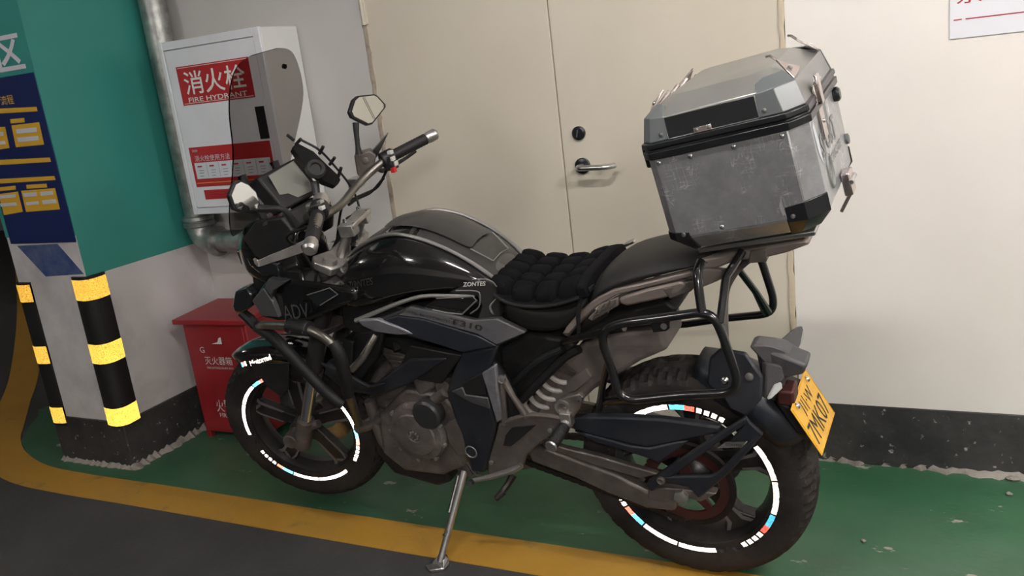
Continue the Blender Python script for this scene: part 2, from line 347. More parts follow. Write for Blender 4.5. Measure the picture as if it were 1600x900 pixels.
# fluorescent tubes under the ceiling, outside the picture
M['tubeglow'] = bpy.data.materials.new('fluorescent_tube_glow'); M['tubeglow'].use_nodes = True
nt = M['tubeglow'].node_tree; nt.nodes.remove(nt.nodes['Principled BSDF']); em_ = nt.nodes.new('ShaderNodeEmission')
em_.inputs[0].default_value = (1, .96, .91, 1); nt.links.new(em_.outputs[0], nt.nodes['Material Output'].inputs['Surface']); em_.inputs[1].default_value = 258.0
def lamp(x, y, label, n=1, hl=.59):
    R = empty('fluorescent_lamp', Matrix.Translation((x, y, 2.7)))
    obj('housing', G().box2((-hl - .03, -.05, -.06), (hl + .03, .05, -.001)), 'cabinet', R, bevel=.004)
    for k in range(n): obj('lamp_tube', G().lathe([(-hl, .018), (hl, .018)], (0, (k - (n - 1) / 2) * .08, -.11), (1, 0, 0), 10), 'tubeglow', R)
    for sx in (-hl - .01, hl + .01): obj('lamp_holder', G().box2((sx - .01, -.05, -.13), (sx + .01, .05, -.06)), 'cabinet', R)
    tag(R, label, 'ceiling lamp', 'fluorescent ceiling lamps')
lamp(-.50, 1.10, 'fluorescent ceiling lamp above the middle of the motorcycle', 1, .34)
lamp(1.75, 1.15, 'twin fluorescent ceiling lamp right of the motorcycle above the green floor', 2)
lamp(-2.6, -.8, 'added fluorescent lamp brightening the column and left side, above the grey lane left of the camera', 1, .30)  # added unseen lamp, lifts the column front and left side
lamp(-6.8, 1.6, 'added fluorescent lamp brightening the dark lane beyond the teal column', 1, .35)  # added unseen lamp, lifts the dark floor left of the column
lamp(1.6, -2.2, 'twin fluorescent ceiling lamp above the grey lane behind the camera', 2)

# double steel door
dr = struct(empty('door_1', Matrix.Translation((-1.18, WY, 0))))
def dpart(name, g, m, **k):
    g.v = [(p[0] + 1.18, p[1] - WY, p[2]) for p in g.v]; return obj(name, g, m, dr, **k)
dpart('door_leaf', G().box2((-1.905, WY + .004, .01), (-1.1835, WY + .05, 2.08)), 'doorp', bevel=.002)
dpart('door_leaf', G().box2((-1.1795, WY + .004, .01), (-.442, WY + .05, 2.08)), 'doorp', bevel=.002)
dpart('door_gap', G().box2((-1.184, WY + .012, .01), (-1.179, WY + .05, 2.08)), 'crack')
def ragged(x0, x1, seed):
    rnd = random.Random(seed); g = G(); L_ = []; R2 = []
    for i in range(70):
        z = i * .03; a = rnd.random() * .006; b = rnd.random() * .006
        L_.append((x0 - a, z)); R2.append((x1 + b, z))
    rings = [[(l[0], WY + .02, l[1]), (r[0], WY + .02, r[1]), (r[0], WY + .0005 - rnd.random() * .002, r[1]), ((l[0] + r[0]) / 2, WY - .001 - rnd.random() * .003, l[1]), (l[0], WY + .0005 - rnd.random() * .002, l[1])] for l, r in zip(L_, R2)]
    return g.loft(rings)
dpart('sealant_joint', ragged(-1.921, -1.909, 1), 'crack')
dpart('sealant_joint', ragged(-.440, -.430, 2), 'tape')
dpart('jamb_edge', G().box2((-1.909, WY + .001, 0), (-1.904, WY + .05, 2.08)), 'doorp')
dpart('hinge', G().box2((-1.922, WY - .008, 1.60), (-1.898, WY + .006, 1.72)), 'doorp', bevel=.003)
dpart('hinge', G().lathe([(0, .007), (.12, .007)], (-1.910, WY - .010, 1.60), (0, 0, 1), 12), 'doorp')
dpart('hinge', G().lathe([(0, .008), (.10, .008)], (-1.910, WY - .010, .62), (0, 0, 1), 12), 'doorp')
lk = dpart('lock_cylinder', G().lathe([(0, .0235), (-.009, .0235), (-.013, .018), (-.013, .001)], (-1.1135, WY + .004, 1.144), (0, 1, 0), 28), 'caseblack')
obj('key_slot', G().box((.0665, -.012, 1.144), (.0022, .004, .013), Matrix.Rotation(.25, 3, 'Y')), 'chrome', lk)
ro = dpart('handle_rose', G().lathe([(0, .0275), (-.008, .0275), (-.011, .022), (-.011, .001)], (-1.111, WY + .004, 1.032), (0, 1, 0), 28), 'caseblack')
dpart('lever_handle', G().tube(round_path([(-1.111, WY, 1.032), (-1.111, WY - .058, 1.032), (-1.005, WY - .062, 1.030), (-.985, WY - .030, 1.030)], .02, 5), .0095, 12), 'steel')

# column
cx, cy = -2.943, 2.158
col = struct(obj('column', G().box2((-3.36, cy, 0), (cx, 2.95, 3.0)), 'colwhite', bevel=.004))
obj('column_base', G().box2((-3.366, cy - .006, 0), (cx + .006, 2.95, .203)), 'blackbase', col, bevel=.004)
g = G(); rings = []
for i in range(40):
    x = -3.37 + i * .011; d = .012 + random.random() * .014; h = .008 + random.random() * .012
    rings.append([(x, cy, 0), (x, cy - .006 - d, 0), (x, cy - .006, h)])
obj('mortar_bead', g.loft(rings), 'grout', col)
g = G(); rings = []
for i in range(40):
    y = cy - .02 + i * .016; d = .012 + random.random() * .03; h = .01 + random.random() * .02
    rings.append([(cx, y, 0), (cx + .006 + d, y, 0), (cx + .006, y, h)])
obj('mortar_bead', g.loft(rings), 'grout', col)
obj('teal_paint_band', G().box2((cx - .01, cy + .001, .806), (cx + .0006, WY, 3.0)), 'teal', col)
obj('teal_paint_band', G().box2((-3.361, cy - .0006, .97), (cx + .0004, cy + .01, 3.0)), 'teal', col)
def yface(name, corners, m, parent, y, t=.001, **k):
    return obj(name, G().plate([(p[0], y, p[1]) for p in corners], (0, -t, 0)), m, parent, **k)
yface('blue_decal', [(-3.304, 0.9359), (-3.059, 0.9392), (-2.952, 0.8187), (-3.178, 0.8088)], 'decalblue', col, cy)
text('区', 'painted_letter', 'paper', col, (-3.055, cy - .002, 1.655), (1, 0, 0), (0, 0, 1), .125, .15, bold=.02)

# poster on the column
po = obj('notice_poster', G().box2((-3.335, cy - .004, .945), (cx - .004, cy - .0007, 1.575)), 'posterblue')
tag(po, 'navy poster with yellow boxes stuck on the front of the teal column', 'poster')
py = cy - .0042
for nm, q, mm in (('yellow_bar', [(-3.458, 1.474), (-2.976, 1.454), (-2.975, 1.438), (-3.466, 1.455)], 'posteryellow'), ('yellow_bar', [(-3.548, 1.279), (-2.973, 1.268), (-2.972, 1.252), (-3.557, 1.259)], 'posteryellow'),
                  ('yellow_bar', [(-3.581, 1.205), (-2.974, 1.199), (-2.972, 1.184), (-3.59, 1.187)], 'posteryellow'), ('yellow_box', [(-3.142, 1.4), (-2.983, 1.399), (-2.986, 1.317), (-3.149, 1.318)], 'posteryellow'),
                  ('yellow_box', [(-3.451, 1.399), (-3.181, 1.398), (-3.188, 1.318), (-3.456, 1.314)], 'posteryellow'), ('yellow_box', [(-3.186, 1.153), (-2.987, 1.154), (-2.989, 1.073), (-3.189, 1.07)], 'posteryellow'),
                  ('yellow_box', [(-3.482, 1.146), (-3.206, 1.151), (-3.208, 1.071), (-3.485, 1.062)], 'posteryellow'), ('yellow_label', [(-3.14, 1.423), (-3.059, 1.421), (-3.062, 1.405), (-3.143, 1.407)], 'posteryellow'),
                  ('yellow_label', [(-3.147, 1.174), (-3.028, 1.173), (-3.03, 1.158), (-3.149, 1.159)], 'posteryellow'), ('yellow_label', [(-3.328, 1.172), (-3.212, 1.174), (-3.215, 1.159), (-3.33, 1.157)], 'posteryellow')):
    yface(nm, [(max(p[0], -3.328), p[1]) for p in q], mm, po, py, .0006)
for q in ([(-3.123, 1.384), (-3.005, 1.382), (-3.007, 1.365), (-3.122, 1.367)], [(-3.128, 1.353), (-3.006, 1.351), (-3.009, 1.335), (-3.127, 1.336)], [(-3.179, 1.143), (-3.099, 1.144), (-3.1, 1.129), (-3.177, 1.128)], [(-3.076, 1.143), (-3.005, 1.145), (-3.004, 1.13), (-3.078, 1.128)],
          [(-3.174, 1.107), (-3.101, 1.109), (-3.102, 1.097), (-3.175, 1.095)], [(-3.078, 1.111), (-2.999, 1.113), (-2.998, 1.098), (-3.08, 1.096)], [(-3.341, 1.14), (-3.225, 1.142), (-3.227, 1.13), (-3.343, 1.127)], [(-3.334, 1.109), (-3.235, 1.11), (-3.232, 1.097), (-3.332, 1.096)], [(-3.317, 1.381), (-3.2, 1.38), (-3.203, 1.366), (-3.319, 1.367)], [(-3.312, 1.347), (-3.203, 1.346), (-3.204, 1.334), (-3.314, 1.334)]):
    yface('white_box', q, 'posterwhite', po, py - .0006, .0005)
text('流程', 'heading_text', 'posteryellow', po, ([(-3.13, 1.493)][0][0], py, [(-3.13, 1.493)][0][1]), (1, 0, 0), (0, 0, 1), .034, .075)

# corner guards
def guard(x, sgn, z0, z1, label, bands):
    R = empty('corner_guard', Matrix.Translation((x, cy, z0)))
    t = .014; a = .078
    def prof(o, ex=0.):
        p = []
        out = [(-a, -o + .006), (-a * .8, -o), (-a * .35, -o - .004)]
        for k in range(7):
            th = -PI / 2 + k / 6 * PI / 2; r = .028; p.append((-r + .004 + (r + o) * math.cos(th) * 1., r - .004 + (r + o) * math.sin(th)))
        side = [(o + .004, a * .35), (o, a * .8), (o - .006, a)]
        inner = [(.0005, a), (.0005, -.0005), (-a, -.0005)]
        return out + p + side + inner
    def ring(o, z): return [(sgn * q[0], q[1], z) for q in prof(o)]
    obj('rubber_body', G().loft([ring(t, 0), ring(t, z1 - z0)]), 'softrubber', R, angle=50)
    for b0, b1 in bands:
        obj('reflective_band', G().loft([ring(t + .0015, b0 - z0), ring(t + .0015, b1 - z0)]), 'rety', R, angle=50)
    tag(R, label, 'corner guard', 'rubber corner guards on the column'); return R
guard(cx, 1, .185, .808, 'black rubber corner guard with yellow reflective bands on the column corner nearest the red box', ((.715, .797), (.455, .535), (.19, .265)))
guard(-3.36, -1, .165, .785, 'black rubber corner guard with yellow reflective bands on the outer left column corner', ((.705, .777), (.44, .515), (.175, .245)))

# galvanised pipe
pp = obj('water_pipe', G().lathe([(.90, .054), (3.0, .054)], (-2.862, 2.69, 0), (0, 0, 1), 24), 'galv'); pp.name = 'water_pipe'
tag(pp, 'galvanised water pipe in the corner beside the teal column and below the hydrant cabinet', 'pipe')
obj('coupling', G().lathe([(.885, .056), (.892, .066), (.905, .067), (.912, .060), (.918, .067), (.932, .066), (.938, .056)], (-2.862, 2.69, 0), (0, 0, 1), 28), 'galv', pp)
obj('elbow', G().tube([(-2.862, 2.69, .90), (-2.862, 2.69, .89)] + [(-2.79 - .072 * math.cos(k / 8 * PI / 2), 2.69, .89 - .07 * math.sin(k / 8 * PI / 2)) for k in range(1, 9)] + [(-2.77, 2.69, .82)], .057, 24), 'galv', pp)
obj('coupling', G().lathe([(-2.79, .06), (-2.785, .066), (-2.768, .066), (-2.764, .056)], (0, 2.69, .82), (1, 0, 0), 28), 'galv', pp)
obj('pipe_run', G().tube(round_path([(-2.78, 2.69, .82), (-2.36, 2.69, .82), (-2.36, 2.69, .962)], .08, 6), .046, 24), 'galv', pp)

# fire hydrant cabinet
hc = empty('fire_hydrant_cabinet', Matrix.Translation((-2.48, WY, .962)))
tag(hc, 'white fire hydrant cabinet with red signs hanging on the wall beside the teal column', 'cabinet')
def hp(name, g, m, parent=hc, **k):
    g.v = [(p[0] + 2.48, p[1] - WY, p[2] - .962) for p in g.v]; return obj(name, g, m, parent, **k)
X0, X1, Z0, Z1, YF = -2.735, -2.226, .962, 1.637, 2.553
hp('body', G().box2((X0, YF + .012, Z0), (X1, WY - .001, Z1)), 'cabside', bevel=.004)
g = G()
for bx0, bx1, bz0, bz1 in ((X0 - .001, X0 + .018, Z0 - .001, Z1 + .001), (X1 - .03, X1 + .001, Z0 - .001, Z1 + .001), (X0 + .018, X1 - .03, Z1 - .03, Z1 + .001), (X0 + .018, X1 - .03, Z0 - .001, Z0 + .024)): hp('door_frame', G().box2((bx0, YF, bz0), (bx1, YF + .013, bz1)), 'cabinet', bevel=.002)
hd = hp('door', G().box2((X0 + .0205, YF + .003, Z0 + .0265), (X1 - .0325, YF + .014, Z1 - .0325)), 'cabinet', bevel=.0015)
yf = YF + .003
def hq(name, x0, x1, z0, z1, m, y, t=.001, parent=hd): return hp(name, G().box2((x0, y - t, z0), (x1, y, z1)), m, parent)
def ht(b, x, z, h, wd, m, y, bold=0., nm='lettering'): return text(b, nm, m, hd, (x + 2.48, y - WY - .0005, z - .962), (1, 0, 0), (0, 0, 1), h, wd, bold=bold)
hq('red_sign', -2.668, -2.30, 1.393, 1.540, 'signred', yf, .0015)
for z in (1.399, 1.5345): hq('sign_border', -2.662, -2.306, z - .001, z + .001, 'whiteink', yf - .0015, .0004)
ht('消火栓', -2.484, 1.475, .088, .31, 'whiteink', yf - .0015, .008)
ht('FIRE HYDRANT', -2.484, 1.4115, .018, .30, 'whiteink', yf - .0015, .01)
hq('instruction_sign', -2.690, -2.272, 1.072, 1.230, 'signred', yf, .0015)
hq('instruction_panel', -2.676, -2.286, 1.104, 1.168, 'posterwhite', yf - .0015, .0005)
for k in range(6):
    x = -2.668 + k * .064
    hq('step_heading', x + .006, x + .030, 1.150, 1.156, 'signred', yf - .002, .0004)
    hq('step_divider', x + .054, x + .0552, 1.108, 1.166, 'greyink', yf - .002, .0004)
    for dz in (.012, .022, .034): hq('step_line', x + .01, x + .040 - dz * .3, 1.148 - dz, 1.1495 - dz, 'ink', yf - .002, .0004)
hq('gold_line', -2.684, -2.278, 1.086, 1.0885, 'posteryellow', yf - .0015, .0004)
ht('消火栓使用方法', -2.575, 1.185, .024, .185, 'posterwhite', yf - .0015)
ht('消防', -2.66, 1.216, .010, .03, 'posterwhite', yf - .0015)
hq('warning_label', -2.656, -2.31, 1.020, 1.058, 'signred', yf, .0012)
for k in range(3): hq('label_line', -2.625, -2.34, 1.028 + k * .0095, 1.0315 + k * .0095, 'boxred', yf - .0012, .0004)
hq('window_slot', -2.312, -2.268, 1.238, 1.358, 'lamp', yf, .002)

# fire extinguisher box
fx = empty('fire_extinguisher_box', Matrix.Translation((-2.69, 2.60, 0)) @ Matrix.Rotation(math.radians(3), 4, 'Z'))
tag(fx, 'red metal fire extinguisher box standing on the floor behind the front wheel', 'box')
obj('body', G().box2((-.165, -.12, .03), (.165, .125, .525)), 'boxred', fx, bevel=.004)
obj('front_door', G().box2((-.150, -.124, .05), (.150, -.119, .505)), 'boxred', fx, bevel=.002)
obj('lid', G().loft([[(-.188, -.15, .522), (.188, -.15, .522), (.188, .135, .522), (-.188, .135, .522)], [(-.188, -.15, .543), (.188, -.15, .543), (.188, .135, .553), (-.188, .135, .553)]]), 'boxred', fx, bevel=.003)
for sx in (-1, 1):
    for sy in (-.105, .105): obj('foot', G().box2((sx * .155 - .012, sy - .012, 0), (sx * .155 + .012, sy + .012, .032)), 'boxred', fx, bevel=.002)
fy = -.1245
text('灭火器箱', 'lettering', 'whiteink', fx, (-.008, fy, .358), (1, 0, 0), (0, 0, 1), .036, .145)
text('FIRE EXTINGUISHER BOX', 'lettering', 'whiteink', fx, (-.006, fy, .326), (1, 0, 0), (0, 0, 1), .009, .14)
text('火警', 'lettering', 'whiteink', fx, (-.030, fy, .155), (1, 0, 0), (0, 0, 1), .055, .085)
text('FIRE-ALARM', 'lettering', 'whiteink', fx, (.012, fy, .112), (1, 0, 0), (0, 0, 1), .020, .15)
obj('white_mark', G().plate([(-.025, fy - .0001, .432), (.03, fy - .0001, .432), (.03, fy - .0001, .462), (.018, fy - .0001, .458), (.008, fy - .0001, .440)], (0, -.0006, 0)), 'whiteink', fx)
text('G', 'logo_mark', 'whiteink', fx, (-.083, fy, .405), (1, 0, 0), (0, 0, 1), .026)

# notice on the right-hand wall
ns = obj('wall_notice', G().box2((.012, WY - .004, 1.318), (.42, WY - .0005, 1.60)), 'paper', bevel=.001)
tag(ns, 'white notice sheet with red border line stuck on the cream wall at upper right', 'notice')
obj('border_line', G().box2((.022, WY - .0048, 1.3665), (.042, WY - .004, 1.3695)), 'boxred', ns)
obj('border_line', G().box2((.051, WY - .0048, 1.3665), (.41, WY - .004, 1.3695)), 'boxred', ns)
text('禁 止', 'lettering', 'boxred', ns, (.105, WY - .004, 1.435), (1, 0, 0), (0, 0, 1), .052, .155)

# grit on the floor
for k, (x, y, r, lb) in enumerate(((-.196, 2.295, .007, 'small pebble on the green floor right of the rear tyre'), (.177, 2.652, .009, 'small pale pebble on the green floor near the right edge'), (.192, 2.748, .012, 'flat grey stone chip against the wall base at far right'))):
    g = G().lathe([(-.6 * r, r * .1), (-.4 * r, r * .8), (0, r), (.35 * r, r * .7), (.5 * r, r * .1)], (0, 0, 0), (0, 0, 1), 8)
    g.v = [(p[0] * (1.8 if k == 2 else 1) + random.uniform(-1, 1) * r * .15, p[1] + random.uniform(-1, 1) * r * .15, p[2]) for p in g.v]
    o = obj('pebble', g, 'grout', matrix=Matrix.Translation((x, y, .6 * r + .001))); tag(o, lb, 'pebble', 'grit on the green floor')

# ------------------------------------------------------------------ motorcycle (local frame: x forward, y to its left, z up; origin at the rear tyre contact)
BM = Matrix([*[[-0.999302, -0.037002, -0.005192, -0.58572], [0.037364, -0.989608, -0.13885, 2.110176], [0.0, -0.138947, 0.9903, 0.0]], [0, 0, 0, 1]])
bike = empty('motorcycle', BM)
tag(bike, 'black adventure motorcycle leaning on its side stand in front of the beige door', 'motorcycle')
ST = Matrix([[0.986642, -0.162782, -0.006229], [0.162782, 0.983738, 0.075906], [-0.006229, -0.075906, 0.997096]]).to_4x4()
FC = Vector((1.36, 0, .312))                     # front axle
def steer(p):                                    # a point of the straight-ahead front end, turned with the bars
    return FC + ST.to_3x3() @ (Vector(p) - FC)
LFT = ((-1, 0, 0), (0, 0, 1))                    # text axes on the left side
def B(name, g, m, parent=None, **k): return obj(name, g, m, parent or bike, **k)

# ---- wheels
def tyre_geo(R, wd, rr, n, per, slant, depth):
    h = R - rr
    prof = [(-.39, 0), (-.455, .12), (-.495, .35), (-.5, .55), (-.475, .72), (-.43, .83), (-.36, .90), (-.27, .95), (-.18, .98), (-.09, .995), (0, 1.)]
    prof = prof + [(-a, b) for a, b in reversed(prof[:-1])]
    rings = []; flag = []
    for i in range(n):
        t = 2 * PI * i / n; ring = []
        for k, (a, b) in enumerate(prof):
            r = rr + h * b; aa = abs(a); ph = (i + int(round(slant * aa * 10)) + (0 if a < 0 else per // 2)) % per
            gv = .16 < aa < .46 and ph in (0, 1); flag.append(gv)
            if gv: r -= depth
            if k in (9, 11) and (i % (per * 2)) < per: r -= depth * .7
            ring.append((r * math.cos(t), a * wd, r * math.sin(t)))
        rings.append(ring)
    g = G(); rings.append(rings[0]); flag += flag[:len(prof)]; g.loft(rings, cap=False, closed=False); g.flag = flag
    return g
def arc_strip(a0, a1, r0, r1, y0, y1, n):
    g = G(); rings = []
    for k in range(n + 1):
        t = math.radians(a0 + (a1 - a0) * k / n); c, s = math.cos(t), math.sin(t)
        rings.append([(r0 * c, y0, r0 * s), (r1 * c, y0, r1 * s), (r1 * c, y1, r1 * s), (r0 * c, y1, r0 * s)])
    return g.loft(rings)
def wheel(name, mtx, R, wd, rr, starts, seq, spoke_fn, sr0, sr1, yl):
    hw = wd * .39
    g = G().lathe([(-hw, rr + .004), (-hw + .004, rr - .012), (-hw * .55, rr - .022), (0, rr - .03), (hw * .55, rr - .022), (hw - .004, rr - .012), (hw, rr + .004), (hw + .003, rr + .012), (hw - .004, rr + .014), (hw - .012, rr + .0), (-hw + .012, rr), (-hw + .004, rr + .014), (-hw - .003, rr + .012)], seg=72, closed=True)
    # flange face that carries the tape
    g.lathe([(hw + .001, rr - .014), (hw + .004, rr + .013), (hw - .004, rr + .013), (hw - .006, rr - .014)], seg=72, closed=True)
    w_ = obj(name, g, 'rim', bike, matrix=mtx)
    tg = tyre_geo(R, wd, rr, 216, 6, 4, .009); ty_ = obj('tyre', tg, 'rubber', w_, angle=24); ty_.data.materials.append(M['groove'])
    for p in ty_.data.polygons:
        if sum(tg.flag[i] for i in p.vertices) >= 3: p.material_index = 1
    spoke_fn(w_, hw)
    for s0 in starts:
        a = s0
        for ln, mm, gap in seq:
            obj('reflective_tape', arc_strip(a, a + ln - gap, sr0, sr1, yl + .0035, yl + .0047, max(2, int(ln / 3))), mm, w_); a += ln
    return w_
SEQ = [(28, 'retw', 1.3), (27, 'retw', 1.4), (10, 'retblue', 0), (8, 'retred', 1.4)] + [(5, 'retw', 1.5)] * 4
def rear_spokes(w_, hw):
    obj('hub', G().lathe([(-.085, .03), (-.08, .05), (-.03, .055), (.03, .055), (.06, .06), (.075, .045), (.085, .02)], seg=28), 'rim', w_)
    for k in range(5):
        a = math.radians(72 * k + 20); c, s = math.cos(a), math.sin(a)
        def P(r, t, y): return (r * c - t * s, y, r * s + t * c)
        q = [(.045, .030), (.10, .020), (.16, .026), (.205, .062), (.2, -.062), (.16, -.026), (.10, -.020), (.045, -.030)]
        obj('spoke', G().loft([[P(r, t, -.018) for r, t in q], [P(r, t, .024) for r, t in q]]), 'rim', w_, bevel=.005)
        e = [(.13, .017), (.172, .026), (.203, .055), (.203, .043), (.178, .016), (.13, .012)]
        for sg in (1, -1):
            obj('machined_edge', G().loft([[P(r, sg * t, .0235) for r, t in e], [P(r, sg * t, .0255) for r, t in e]]), 'rimedge', w_)
    obj('brake_disc', G().lathe([(-.062, .07), (-.062, .11), (-.067, .11), (-.067, .07)], seg=36, closed=True), 'steel', w_)
    # chain wheel with teeth
    n = 84; ro = []
    pts = [(.113 + (.0065 if (i % 2) else 0)) for i in range(n)]
    o_ = [[(pts[i] * math.cos(2 * PI * i / n), y, pts[i] * math.sin(2 * PI * i / n)) for i in range(n)] for y in (.082, .090)]
    i_ = [[(.086 * math.cos(2 * PI * i / n), y, .086 * math.sin(2 * PI * i / n)) for i in range(n)] for y in (.090, .082)]
    obj('sprocket', G().loft(o_ + i_ + [o_[0]], cap=False), 'redmetal', w_)
    for k in range(5):
        a = 2 * PI * k / 5 + .3; c, s = math.cos(a), math.sin(a)
        obj('sprocket_arm', G().loft([[((r * c - t * s), y, (r * s + t * c)) for r, t in ((.03, .016), (.09, .009), (.09, -.009), (.03, -.016))] for y in (.082, .090)]), 'redmetal', w_)
rear = wheel('rear_wheel', Matrix.Translation((0, 0, .312)), .312, .160, .222, (28, 145, 257), SEQ, rear_spokes, .2145, .2285, .0690)
def front_spokes(w_, hw):
    obj('hub', G().lathe([(-.07, .02), (-.06, .035), (-.02, .04), (.02, .04), (.06, .035), (.07, .02)], seg=28), 'rim', w_)
    for k in range(5):
        a = math.radians(72 * k - 52); c, s = math.cos(a), math.sin(a)
        def P(r, t, y): return (r * c - t * s, y, r * s + t * c)
        q = [(.03, .02), (.11, .026), (.17, .034), (.208, .070), (.211, 0), (.208, -.030), (.17, -.02), (.11, -.022), (.03, -.02)]
        obj('spoke', G().loft([[P(r, t, -.012) for r, t in q], [P(r, t, .020) for r, t in q]]), 'rim', w_, bevel=.004)
        for e in ([(.075, .026), (.165, .036), (.205, .072), (.207, .060), (.172, .026), (.085, .019)], [(.08, -.022), (.165, -.020), (.200, -.006), (.172, .026), (.165, .020), (.185, -.006), (.16, -.014), (.08, -.017)]):
            obj('machined_edge', G().loft([[P(r, t, .0195) for r, t in e], [P(r, t, .0215) for r, t in e]]), 'rimedge', w_)
    obj('brake_disc', G().lathe([(-.062, .085), (-.062, .14), (-.067, .14), (-.067, .085)], seg=40, closed=True), 'steel', w_)
front = wheel('front_wheel', Matrix.Translation(FC) @ ST, .300, .112, .207, (-125, -6, 118), [(36, 'retw', 1.5), (27, 'retw', 1.5), (10, 'retblue', 0), (8, 'retred', 1.5)] + [(5, 'retw', 1.6)] * 4, front_spokes, .2065, .2180, .0500)

# ---- front forks and steering
def st_tube(g, pts, r, seg=14): return g.tube([steer(p) for p in pts], r, seg)
ax0 = Vector((1.36, 0, .312)); fd = Vector((-.452, 0, .892))      # fork direction, upwards
def fpt(v, d, off=-.035): return ax0 + fd * d + Vector((off * .892 + 0, 0, off * .452)) + Vector((0, v, 0))
for sg in (1, -1):
    f_ = B('fork_leg', st_tube(G(), [fpt(sg * .098, .30), fpt(sg * .098, .72)], .028), 'satin')
    obj('chrome_stanchion', st_tube(G(), [fpt(sg * .098, .07), fpt(sg * .098, .31)], .0205), 'chrome', f_)
    obj('dust_seal', st_tube(G(), [fpt(sg * .098, .285), fpt(sg * .098, .315)], .031), 'bronze', f_)
    g = st_tube(G(), [fpt(sg * .098, -.02), fpt(sg * .098, .10)], .029)
    g.tube([steer((1.36, sg * .072, .312)), steer((1.36, sg * .125, .312))], .026, 16)
    obj('fork_bottom', g, 'engine', f_, bevel=.003)
    g = G().tube([steer(fpt(sg * .098, .06)), steer(fpt(sg * .098, .06) + Vector((-.06, 0, .02)))], .014, 8)
    obj('caliper_lug', g, 'engine', f_)
c_ = [steer(p) for p in ((1.245, -.082, .36), (1.285, -.082, .42), (1.24, -.082, .46), (1.185, -.082, .42), (1.20, -.082, .36))]
B('brake_caliper', G().plate(c_, (0, -.035, 0)), 'engine', bevel=.006)
# triple clamps
for d, nm in ((.695, 'top_yoke'), (.47, 'lower_yoke')):
    q = []
    for (a, b) in ((.035, .125), (.055, .10), (.03, .04), (.03, -.04), (.055, -.10), (.035, -.125), (-.02, -.13), (-.035, -.1), (-.055, -.045), (-.075, -.03), (-.075, .03), (-.055, .045), (-.035, .1), (-.02, .13)):
        q.append((a, b))
    n_ = Vector((.892, 0, .452))
    pts = [steer(fpt(b, d, a - .035)) for a, b in q]; up_ = (steer(fpt(0, d + .026)) - steer(fpt(0, d)))
    y_ = B(nm, G().plate(pts, up_), 'bronze' if nm == 'lower_yoke' else 'alu', bevel=.004)
    if nm == 'top_yoke':
        for sg in (1, -1):
            obj('fork_cap', G().tube([steer(fpt(sg * .098, .71)), steer(fpt(sg * .098, .735))], [.027, .019], 20), 'alu', y_)
        obj('stem_nut', G().tube([steer(fpt(0, .715, -.06)), steer(fpt(0, .745, -.06))], .016, 6), 'chrome', y_)
        for sg in (1, -1):
            rs = obj('bar_riser', G().tube([steer(fpt(sg * .045, .72, -.045)), steer(fpt(sg * .045, .80, -.055))], [.017, .014], 10).box(steer(fpt(sg * .045, .815, -.055)), (.024, .018, .018), ST.to_3x3()), 'alu', y_, bevel=.003)
        obj('clamp_bridge', G().box(steer(fpt(0, .828, -.055)), (.022, .062, .007), ST.to_3x3()), 'alu', y_, bevel=.003)
        for sg in (1, -1):
            for dx in (-.014, .014): obj('clamp_bolt', G().lathe([(0, .0055), (.008, .0055), (.010, .003)], steer(fpt(sg * .045, .833, -.055 + dx)), (0, 0, 1), 8), 'chrome', y_)
B('steering_stem', G().tube([steer(fpt(0, .47, -.06)), steer(fpt(0, .70, -.06))], .03, 14), 'matte')
# handlebar
HB = [(0.7718, 0.34, 1.092), (0.8283, 0.27, 1.11), (0.87, 0.2, 1.116)] 
bar = [Vector([(0.759, 0.375, 1.105)][0]), Vector([(0.812, 0.27, 1.139)][0]), Vector((.94, .175, 1.100)), Vector((.995, .085, 1.062)), Vector((1.005, 0, 1.058)), Vector((1.015, -.07, 1.062)), Vector((1.01, -.165, 1.095)), Vector((.965, -.265, 1.135)), Vector((.885, -.385, 1.162))]
B('handlebar', G().tube(bar, .0125, 14, smooth=5), 'tube')
def along(p, q, t): return Vector(p).lerp(Vector(q), t)
LG0, LG1 = Vector([(0.7613, 0.372, 1.106)][0]), Vector([(0.812, 0.27, 1.139)][0])
RG0, RG1 = Vector((.888, -.380, 1.161)), Vector((.952, -.285, 1.140))
def grip(p, q, nm):
    d = (q - p).normalized(); g = G(); path = []; rad = []
    n = 24
    for i in range(n + 1): path.append(along(p, q, i / n)); rad.append(.0175 + (.0008 if i % 2 else -.0006))
    o = B(nm, g.tube(path, rad, 16), 'softrubber'); return o
gl_ = grip(LG0, LG1, 'left_grip'); gr_ = grip(RG0, RG1, 'right_grip')
for p, q, pr in ((LG0, LG1, gl_), (RG0, RG1, gr_)):
    d = (p - q).normalized()
    obj('bar_end_weight', G().tube([p + d * .001, p + d * .012, p + d * .035, p + d * .042], [.0165, .019, .0185, .013], 18), 'alu', pr)
    obj('grip_collar', G().tube([q - d * .0, q - d * .008], .0215, 16), 'softrubber', pr)
